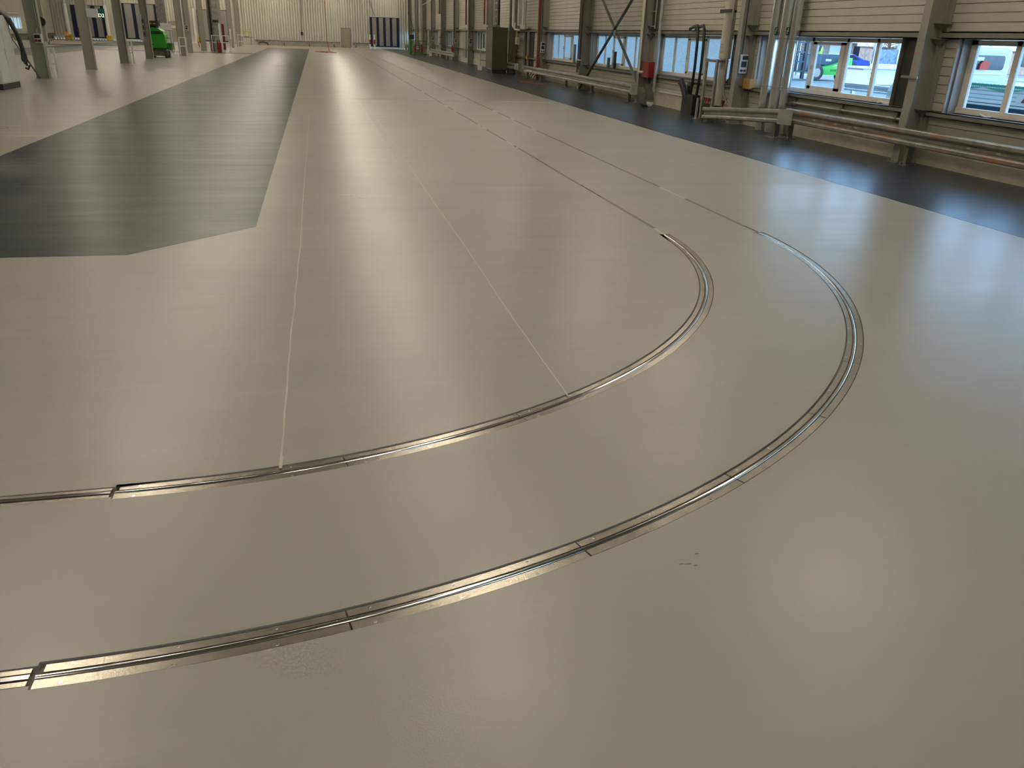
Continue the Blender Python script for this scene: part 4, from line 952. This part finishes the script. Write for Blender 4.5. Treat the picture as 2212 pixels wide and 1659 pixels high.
thing1('white_post', MB().tube([(-7.4, 71.9, 0), (-7.4, 71.9, 2.1)], .075, 12), M_white, 'white post in the middle of the wide hoop rail', 'post')
thing1('red_post', MB().box(-8.05, -7.85, 79.9, 80.1, 0, 2.1), mat('dark_red', (.10, .01, .012), .5), 'dark red square post right of the white post', 'post')
thing1('white_post', MB().tube([(-7.0, 76, .95), (-7.0, 76, 1.75)], .07, 10).tube([(-7.0, 76, 0), (-7.0, 76, .95)], .03, 8), M_white, 'white canister on a stand left of the far corrugated wall', 'stand')
thing1('traffic_cone', MB().tube([(-6.85, 73, 0), (-6.85, 73, .03)], .14, 4).tube([(-6.85, 73, .03), (-6.85, 73, .6)], [.1, .02], 10), M_white, 'white cone at the right end of the wide hoop rail', 'cone')
thing1('pedestal_box', MB().bbox(-11.0, -10.7, 80, 80.2, 1.3, 2.2, .01).box(-10.88, -10.82, 80.05, 80.15, 0, 1.3), M_white, 'white box on a stand behind the ladder-shaped guard', 'stand')
thing1('wall_cabinet', MB().bbox(-9.98, -9.95 + .05, 55, 55.02, .0, .01), M_white, 'thin shim at the fourth left column base', 'shim') if False else None
# white far pipes with yellow feet
for k, x in enumerate((-28.0, -24.05)):
    x += [1.05, 1.22][k]
    t = T('down_pipe', ['left white down pipe with yellow foot beside the first blue door', 'right white down pipe with yellow foot beside the first blue door'][k], 'pipe', (x, YF - .6, 0), 'white down pipes with yellow feet')
    MB().tube([(x, YF - .6, .5), (x, YF - .6, 3.63)], .2, 16).obj('pipe', M_white, t); MB().tube([(x, YF - .6, 3.63), (x, YF - .6, 7.65)], .14, 12).obj('upper_pipe', M_galvbr, t)
    MB().bbox(x - .26, x + .26, YF - .9, YF - .4, 0, .5, .02).obj('yellow_guard', M_yel, t)
thing1('down_pipe', MB().tube([(-13.55, YF - .5, 0), (-13.55, YF - .5, 3.7)], .16, 12), M_white, 'white down pipe beside the folding door behind the left columns', 'pipe', )
thing1('yellow_guard', MB().bbox(-13.3, -12.85, YF - 1, YF - .6, 0, .6, .02), M_yel, 'yellow bollard foot at the folding door behind the left columns', 'guard')
# orange chair
t = T('chair', 'orange seated metal-legged chair far left before the corrugated wall', 'chair', (-24.4, 95, 0))
MB().bbox(-24.72, -24.35, 94.8, 94.84, .5, .9, .02).obj('backrest', M_orch, t); MB().bbox(-24.68, -24.2, 94.85, 95.25, .42, .46, .01).obj('seat', M_blackm, t)
for x in (-24.66, -24.22):
    for y in (94.88, 95.22): MB().tube([(x, y, 0), (x, y, .42)], .014, 6).obj('leg', M_blackm, t)
thing1('red_bin', MB().bbox(-25.2, -24.95, 102, 102.3, .7, 1.3, .02).box(-25.1, -25.05, 102.1, 102.2, 0, .7), M_dred, 'dark red box on a stand before the first blue door', 'box')
thing1('trolley', MB().box(-10.9, -10.3, 86, 87, .45, .5).box(-10.88, -10.84, 86, 86.05, 0, .45).box(-10.35, -10.3, 86, 86.05, 0, .45).box(-10.8, -10.4, 86.2, 86.8, .5, .85), M_red, 'small trolley with a red load behind the left columns', 'trolley')
# guard rails along far and left walls
def rail_x(x0, x1, y, label):
    t = T('guard_rail', label, 'guard rail', ((x0 + x1) / 2, y, 0), 'guard rails along the far wall')
    out = wprof + [(a + .006, b) for a, b in reversed(wprof)]
    MB().prism([(y + a * 1.3, .3 + b * 1.05) for a, b in out], 'x', x0, x1).obj('rail_beam', M_galv, t)
    k = x0 + .4
    while k < x1: MB().box(k - .06, k + .06, y + .01, y + .13, 0, .5).obj('post', M_galvd, t); k += 2.9
    return t
rail_x(-7.0, 2.85, YF - .35, 'long guard rail left of the tan door on the far wall'); rail_x(4.3, 6.25, YF - .35, 'short guard rail right of the tan door on the far wall')
t = T('guard_rail', 'guard rail at the left wall under the far left window', 'guard rail', (XL + .4, 96, 0))
MB().prism([(XL + .4 - a, .3 + b * 1.05) for a, b in wprof + [(a + .006, b) for a, b in reversed(wprof)]], 'y', 84, 104.5).obj('rail_beam', M_galvd, t)
for k in range(8): MB().box(XL + .2, XL + .38, 85 + 2.7 * k, 85.1 + 2.7 * k, 0, .5).obj('post', M_galvd, t)
# bollards
for k, x in enumerate((6.2, 6.72)):
    t = T('bollard', ['left red and white bollard before the blue folding door', 'right red and white bollard before the blue folding door'][k], 'bollard', (x, 102.3, 0), 'red and white bollards')
    for z0, z1, m_ in ((0, .52, M_white), (.52, 1.02, M_red), (1.02, 1.58, M_white)): MB().tube([(x, 102.3, z0), (x, 102.3, z1)], .085, 14).obj('band', m_, t)
# far wall fittings
thing1('switch_box', MB().bbox(-1.72, -1.46, YF - .12, YF - .01, 1.22, 1.58, .01), M_blackm, 'small dark switch box on the corrugated far wall', 'switch box')
thing1('conduit', MB().tube([(-1.6, YF - .04, 1.58), (-1.35, YF - .04, 7.65)], .025, 6), M_galvd, 'thin conduit rising from the far wall switch box', 'pipe')
thing1('cable', MB().tube([(6.5, YF - .04, 5.4), (7.05, YF - .1, 3.65)], .03, 6), M_galvd, 'thin diagonal cable above the blue folding door', 'cable')
thing1('conduit', MB().tube([(-8.2, YF - .04, .9), (-8.2, YF - .04, 7.65)], .035, 6), M_pipe, 'left pale conduit on the corrugated far wall', 'pipe')
thing1('conduit', MB().tube([(-9.2, YF - .04, .2), (-9.2, YF - .04, 7.65)], .06, 6), M_pipe, 'pale conduit at the left end of the corrugated far wall', 'pipe')
thing1('workbench', MB().box(-8.4, -7.2, 103.6, 104.2, .78, .84).box(-8.3, -8.24, 103.65, 103.7, 0, .78).box(-7.36, -7.3, 103.65, 103.7, 0, .78).box(-8.2, -7.5, 103.8, 104, .84, .9), M_galvd, 'low work table before the far wall behind the far hoop', 'table')
thing1('yellow_rack', MB().tube([(-8.3, 103.9, 1.55), (-7.3, 103.9, 1.65)], .03, 6).tube([(-8.1, 103.9, 1.4), (-7.2, 103.9, 1.4)], .03, 6).tube([(-8.2, 103.9, .9), (-8.2, 103.9, 1.6)], .02, 6).tube([(-7.4, 103.9, .9), (-7.4, 103.9, 1.65)], .02, 6), M_yel, 'thin yellow rack on the low work table', 'rack')
thing1('black_hose', MB().tube([(-6.5, 104.6, .3), (-6.0, 104.5, .36), (-5.6, 104.5, .28), (-5.45, 104.5, .05)], .07, 8), M_black, 'short black hose on the floor by the far guard rail', 'hose')
# hanging red hose
thing1('red_hose', MB().tube([(.88, 81.5, 7.65), (.94, 81.3, 4.4), (.98, 81.2, 2.8), (1.0, 81, 1.05), (1.15, 81, .15), (1.3, 81.2, .03), (1.75, 79.9, .03), (.9, 79.6, .03), (.2, 81.4, .03), (-.15, 82.3, .03), (.6, 82.8, .03), (1.3, 82.4, .03)], .028, 8), M_hosered, 'thin red hose hanging from the roof and coiled on the floor', 'hose')
thing1('cable', MB().tube([(-27.8, 103, .02), (-25.5, 92, .02), (-23.8, 86, .02), (-22.4, 80.5, .02), (-20, 82, .02), (-17, 84, .02)], .03, 6), M_blackm, 'cable snaking over the floor at the far left', 'cable')
# air duct shaft behind the lift, upper left wall light strip and hose reel
thing1('air_shaft', MB().bbox(-11.6, -11.0, 69.8, 70.4, 2.0, 7.6, .02).box(-11.4, -11.35, 70, 70.1, 0, 2.0), M_galv, 'grey square duct ending above and behind the green lift', 'duct')
thing1('machine_box', MB().bbox(-11.5, -10.7, 69.4, 70.4, .6, 1.95, .02).box(-11.4, -10.8, 69.5, 70.3, 0, .6), M_cab, 'grey machine housing half hidden behind the green lift', 'machine')
t = T('hose_reel', 'black hose reel on the left far corner column', 'reel', (-25.6, 91, 1.8))
MB().tube([(-25.6, 90.9, 1.75), (-25.6, 91.1, 1.75)], .42, 20).obj('drum', M_black, t); MB().tube([(-25.6, 91, 2.1), (-25.65, 91, 3), (-25.9, 91, 5)], .05, 6).obj('hose', M_black, t)
MB().bbox(-25.85, -25.35, 91.1, 91.5, 0, 7.5, .02).obj('support_column', M_colw, t)
thing1('left_wall_pipe', MB().tube([(XL + .15, 91, 2.4), (XL + .15, 94, 2.4)], .07, 8), M_white, 'bright horizontal pipe above the far left window', 'pipe')

# ================================================================== OUTSIDE
yard = MB().box(11.5, 190, -60, 260, -.1, -.02).obj('yard', M_asph, kind='structure')
MB().box(-220, XL - .4, -60, 260, -.1, -.02).obj('yard', M_asph, kind='structure')
# grey annex wall close to the windows further along
annex = MB().box(12.6, 20, 43, 92, 0, 4).obj('annex_building', mat('annex_grey', (.11, .11, .10), .7), kind=None)
tag(annex, 'low grey outbuilding seen through the darker far windows', 'building')
def wheel(t, x, y, z, r, w_, axis='x'):
    d = Vector((w_, 0, 0)) if axis == 'x' else Vector((0, w_, 0)); c = Vector((x, y, z))
    o = MB().tube([c - d / 2, c - d * .42, c + d * .42, c + d / 2], [r * .9, r, r, r * .9], 24).obj('wheel', M_tyre, t)
    MB().tube([c - d * .52, c + d * .52], r * .55, 16).obj('rim', M_rim, o)
# pickup truck
t = T('pickup_truck', 'white flatbed truck parked outside the rightmost window, green net over its bed', 'truck', (15.4, 15, 0))
prof_cab = [(17.33, .55), (17.33, 2.0), (17.45, 2.1), (18.1, 2.12), (18.35, 1.95), (18.72, 1.38), (18.95, 1.28), (19.2, 1.02), (19.25, .5)]
MB().prism(prof_cab, 'x', 14.5, 16.3).obj('cab', M_vwhite, t)
def rrect(x0, x1, z0, z1, r, y):
    P = []
    for cx_, cz_, a0 in ((x1 - r, z1 - r, 0), (x0 + r, z1 - r, 90), (x0 + r, z0 + r, 180), (x1 - r, z0 + r, 270)):
        for k in range(5): a = math.radians(a0 + 22.5 * k); P.append((cx_ + r * math.cos(a), cz_ + r * math.sin(a)))
    return P
MB().prism(rrect(14.75, 16.13, 1.6, 1.92, .07, 0), 'y', 17.31, 17.34).obj('rear_window', M_autog, t)
MB().prism([(17.9, 1.4), (18.1, 2.0), (18.3, 1.9), (18.6, 1.42)], 'x', 14.49, 14.51).obj('side_window', M_autog, t)
MB().box(14.6, 16.2, 17.300, 17.33, 1.50, 1.53).box(14.6, 16.2, 17.300, 17.33, 1.98, 1.99).obj('cab_crease', M_galvbr, t)
j = MB().prism([(15.42, 1.6), (15.42, 1.72), (15.5, 1.8), (15.62, 1.79), (15.68, 1.74), (15.64, 1.6)], 'y', 17.26, 17.308).obj('red_jacket', M_jred, t, 'red jacket behind the cab window')
MB().box(15.30, 15.50, 17.28, 17.305, 1.80, 1.88).obj('window_sticker', M_white, t)
MB().box(14.52, 16.28, 12.3, 17.2, .9, .95).obj('bed_floor', M_galvd, t)
bed = MB(); 
for k in range(4): bed.prism([(14.5, .95 + .085 * k), (14.47, .965 + .085 * k), (14.47, 1.02 + .085 * k), (14.5, 1.035 + .085 * k), (14.53, 1.035 + .085 * k), (14.53, .95 + .085 * k)], 'y', 12.3, 17.2)
bed.obj('bed_side', M_vwhite, t); MB().box(16.27, 16.3, 12.3, 17.2, .93, 1.3).obj('bed_side', M_vwhite, t)
MB().box(14.46, 14.54, 12.3, 17.2, .9, .94).obj('bed_rail', M_white, t)
ta = MB(); 
for k in range(42): ta.box(14.54, 16.26, 12.35 + k * .115, 12.42 + k * .115, 1.335, 1.35)
ta.obj('slatted_cover', M_white, t); MB().box(14.53, 16.27, 12.3, 17.2, 1.3, 1.334).obj('load_cover', mat('cover_blue_grey', (.28, .33, .40), .5), t)
nt_ = MB(); yy = 12.3
while yy < 17.15:
    zb = 1.30 - .07 * abs(math.sin((yy - 12.3) * 2.6)) - .02
    nt_.tube([(14.46, yy, 1.34), (14.455, yy + .03, zb)], .006, 4); nt_.tube([(14.46, yy + .04, 1.34), (14.455, yy, zb)], .006, 4); yy += .045
for z in (1.335, 1.30): nt_.tube([(14.45, 12.3, z), (14.45, 17.2, z)], .008, 4)
o = nt_.obj('green_net', M_net, t, 'green cargo net'); o['kind'] = 'stuff'
MB().box(14.455, 14.47, 12.5, 14.95, 1.02, 1.19).obj('warning_board', M_white, t)
for k in range(8):
    y = 14.8 - k * .3; MB().add([(14.45, y, 1.03), (14.45, y - .14, 1.03), (14.45, y - .24, 1.18), (14.45, y - .10, 1.18)], [(0, 1, 2, 3)]).obj('red_stripe', M_red, t)
MB().box(14.8, 16.0, 12.3, 18.8, .45, .88).obj('chassis', M_darkcar, t)
for y in (13.5, 18.3):
    for x in (14.65, 16.15): wheel(t, x, y, .38, .38, .24)
MB().bbox(14.49, 14.6, 19.05, 19.2, .85, 1.0, .02).obj('head_lamp', M_galvbr, t)
# outer guard rail
t = T('guard_rail', 'galvanised guard rail outside in the yard, seen through the clear window', 'guard rail', (21.8, 29, 0))
MB().prism([(21.8 + a, .33 + b) for a, b in wprof + [(a + .006, b) for a, b in reversed(wprof)]], 'y', 20, 31.7).obj('rail_beam', M_galvbr, t)
for y in (31.2, 28.5, 25.5, 22): MB().box(21.82, 21.95, y - .06, y + .06, 0, .6).obj('post', M_galvbr, t)
# white equipment boxes
t = T('equipment_box', 'white flat-topped equipment box with doors in the yard', 'box', (33.5, 45, 0))
MB().bbox(31.3, 37, 44, 46.5, 0, .88, .02).obj('box_body', M_vwhite, t); MB().bbox(31.1, 37.2, 43.8, 46.7, .88, .97, .02).obj('lid', M_white, t)
for x in (32.0, 34.2): MB().box(x, x + .03, 43.99, 44.0, .03, .86).obj('door_gap', M_galvd, t)
for z in (.3, .6): MB().box(31.85, 31.97, 43.96, 44, z, z + .08).obj('hinge', M_blackm, t)
t = T('glazed_shelter', 'grey-framed glazed shelter behind the white equipment box', 'shelter', (38, 54, 0))
MB().box(38.3, 48, 53, 53.2, 0, 1.0).obj('shelter_base', M_vwhite, t)
for k in range(6): MB().box(38.3 + 1.9 * k, 38.45 + 1.9 * k, 52.95, 53.2, 1.0, 3.2).obj('mullion', M_galvbr, t)
MB().box(38.3, 48, 53.05, 53.1, 1.0, 1.95).obj('glazing', mat('blue_grey_glazing', (.22, .29, .38), .15, var=.35, scale=6), t); MB().box(38.1, 48.2, 52.6, 55, 3.2, 3.35).obj('shelter_roof', M_galvbr, t)
# telehandler / forklift with driver
t = T('forklift', 'dark forklift with a green wedge-shaped counterweight in the yard', 'forklift', (30.5, 47.8, 0))
MB().bbox(27.9, 30.6, 48.3, 50.3, .5, 1.45, .05).obj('engine_body', M_darkcar, t)
MB().bbox(30.6, 33.1, 48.6, 50.2, .9, 1.55, .05).obj('hood', M_darkcar, t)
MB().prism([(31.0, .35), (31.15, .78), (32.0, .92), (32.6, 1.1), (32.9, 1.35), (33.15, 1.38), (33.2, .7), (33.0, .35)], 'y', 47.9, 50.6).obj('counterweight', M_lgreen, t)
wheel(t, 30.7, 47.95, .47, .47, .35, 'y'); wheel(t, 32.5, 48.0, .33, .33, .3, 'y'); wheel(t, 28.0, 48.1, .45, .45, .4, 'y')
for x in (28.8, 29.55): MB().box(x, x + .16, 47.6, 47.8, .1, 4.6).obj('mast', M_blackm, t)
for k in range(7): MB().box(28.8, 29.7, 47.62, 47.75, .5 + .55 * k, .58 + .55 * k).obj('mast_bar', M_darkcar, t)
MB().tube([(29.2, 47.7, .3), (29.2, 47.7, 4)], .06, 8).obj('lift_cylinder', M_galvbr, t)
for x, y in ((28.0, 48.4), (30.5, 48.4), (28.0, 50.2), (30.5, 50.2)): MB().box(x - .06, x + .06, y - .06, y + .06, 1.4, 3.0).obj('cab_post', M_darkcar, t)
MB().box(27.9, 30.6, 48.3, 50.3, 3.0, 3.1).obj('overhead_guard', M_darkcar, t)
MB().bbox(27.95, 28.75, 48.2, 50.2, 1.45, 2.6, .05).obj('cab_side', mat('blue_grey_paint', (.05, .17, .30), .4, var=.3, scale=4), t)
MB().box(31.7, 32.1, 48.58, 48.6, 1.15, 1.27).obj('lettering_plate', M_galvbr, t); MB().box(32.6, 32.9, 48.58, 48.6, 1.12, 1.4).obj('data_plate', M_white, t)
text('lettering', '81378 - 388.30', .17, M_greend, t, Matrix.Translation((32.2, 47.89, .62)) @ Matrix.Rotation(PI / 2, 4, 'X'))
t = T('person', 'forklift driver in a yellow hi-vis vest, seated', 'person', (31.6, 49.4, 1.5))
body = MB(); c = (31.6, 49.4)
body.tube([(c[0], c[1], 1.45), (c[0], c[1], 1.6), (c[0] + .02, c[1], 1.85), (c[0] + .05, c[1], 2.02), (c[0] + .07, c[1], 2.07)], [.17, .19, .22, .16, .07], 14)
body.tube([(c[0] - .02, c[1] - .2, 1.98), (c[0] - .12, c[1] - .27, 1.75), (c[0] - .32, c[1] - .25, 1.66)], [.07, .06, .045], 10)
body.tube([(c[0] - .02, c[1] + .2, 1.98), (c[0] - .12, c[1] + .27, 1.75), (c[0] - .32, c[1] + .25, 1.66)], [.07, .06, .045], 10)
body.tube([(c[0], c[1] - .1, 1.5), (c[0] - .4, c[1] - .12, 1.52), (c[0] - .45, c[1] - .12, 1.2)], [.1, .08, .06], 10)
body.tube([(c[0], c[1] + .1, 1.5), (c[0] - .4, c[1] + .12, 1.52), (c[0] - .45, c[1] + .12, 1.2)], [.1, .08, .06], 10)
body.obj('body', M_cloth, t)
MB().tube([(c[0], c[1], 1.52), (c[0], c[1], 1.6), (c[0] + .02, c[1], 1.84), (c[0] + .05, c[1], 2.0)], [.2, .215, .245, .17], 14).obj('vest', M_vest, t)
MB().tube([(c[0] + .05, c[1], 2.05), (c[0] + .04, c[1], 2.12), (c[0] + .02, c[1], 2.2), (c[0] + .02, c[1], 2.28), (c[0] + .03, c[1], 2.33)], [.055, .075, .1, .09, .03], 12).obj('head', M_skin, t)
MB().tube([(c[0] + .04, c[1], 2.22), (c[0] + .04, c[1], 2.3), (c[0] + .05, c[1], 2.35)], [.105, .1, .04], 12).obj('hair', M_blackm, t)
# cars
def car(t, x, y, L, m_, s=1):
    prof_ = [(0, .3), (.02, .7), (.12 * L, .85), (.27 * L, .92), (.38 * L, 1.38), (.62 * L, 1.45), (.82 * L, 1.05), (.97 * L, .95), (L, .7), (L, .3)]
    MB().prism([(x + a, z) for a, z in prof_], 'y', y, y + 1.75).obj('car_body', m_, t)
    MB().prism([(x + .31 * L, .95), (x + .40 * L, 1.33), (x + .6 * L, 1.39), (x + .76 * L, 1.02)], 'y', y - .01, y + 1.76).obj('side_windows', M_autog, t)
    for a in (.18, .8): wheel(t, x + a * L, y + .05, .32, .32, .22, 'y')
t = T('car', 'bright blue car in the yard beyond the forklift', 'car', (45.5, 66.8, 0)); car(t, 43.5, 66.8, 4.6, M_bluecar)
t = T('car', 'silver van-like car right of the blue car', 'car', (51.5, 67, 0)); car(t, 50.5, 69, 4.4, M_vwhite)
t = T('car', 'dark car parked left behind the forklift', 'car', (38, 60, 0)); car(t, 37.5, 60, 4.5, M_darkcar)
# kerb, far building, trees
thing1('kerb', MB().box(24, 66, 57, 57.4, -.02, .14), M_white, 'pale kerb crossing the yard before the blue car', 'kerb')
t = T('far_building', 'long white building with orange-red lower wall across the yard', 'building', (75, 100, 0))
MB().box(38, 130, 110, 122, 0, 2.6).obj('lower_wall', M_brick, t); MB().box(37, 131, 109, 123, 2.6, 4.6).obj('upper_wall', M_white, t)
for k in range(22): MB().box(40 + 4 * k, 42 + 4 * k, 109.85, 110, .9, 2.2).obj('window', M_autog if k % 2 else M_vwhite, t)
t = T('far_building', 'second pale building seen above the parked truck', 'building', (75, 40, 0))
MB().box(70, 95, 0, 100, 0, 2.2).obj('lower_wall', M_brick, t); MB().box(69.5, 95, 0, 100, 2.2, 5.5).obj('upper_wall', M_vwhite, t)
for k in range(16): MB().box(69.9, 70, 4 + 6 * k, 7 + 6 * k, .8, 2.0).obj('window', M_autog, t)
def tree(x, y, h, label, seed):
    random.seed(seed); t = T('bare_tree', label, 'tree', (x, y, 0), 'bare trees across the yard')
    MB().tube([(x, y, 0), (x + .1, y, h * .3), (x, y + .1, h * .6), (x, y, h)], [.22, .17, .1, .03], 8).obj('trunk', M_bark, t)
    b = MB()
    for k in range(46):
        z = h * random.uniform(.12, .9); a = random.uniform(0, 2 * PI); L = random.uniform(.8, 2.4) * (1.1 - z / h * .6)
        p = Vector((x, y, z)); q = p + Vector((math.cos(a) * L, math.sin(a) * L, random.uniform(-.1, .7) * L)); b.tube([p, q], [.05, .015], 5, False)
        for j in range(4):
            r = p.lerp(q, random.uniform(.4, 1)); b.tube([r, r + Vector((random.uniform(-.7, .7), random.uniform(-.7, .7), random.uniform(-.1, .7)))], [.02, .008], 4, False)
    o = b.obj('branches', M_bark, t); o['kind'] = 'stuff'
for k, (x, y, h) in enumerate(((52, 88, 6), (60, 96, 7), (46, 92, 6), (58, 78, 5), (56, 64, 6), (60, 48, 6))):
    tree(x, y, h, 'bare brown tree across the yard, %s' % ['right of the blue car', 'tallest one before the long building', 'left above the forklift', 'between the two cars', 'above the white equipment box', 'behind the parked truck cab'][k], k + 3)
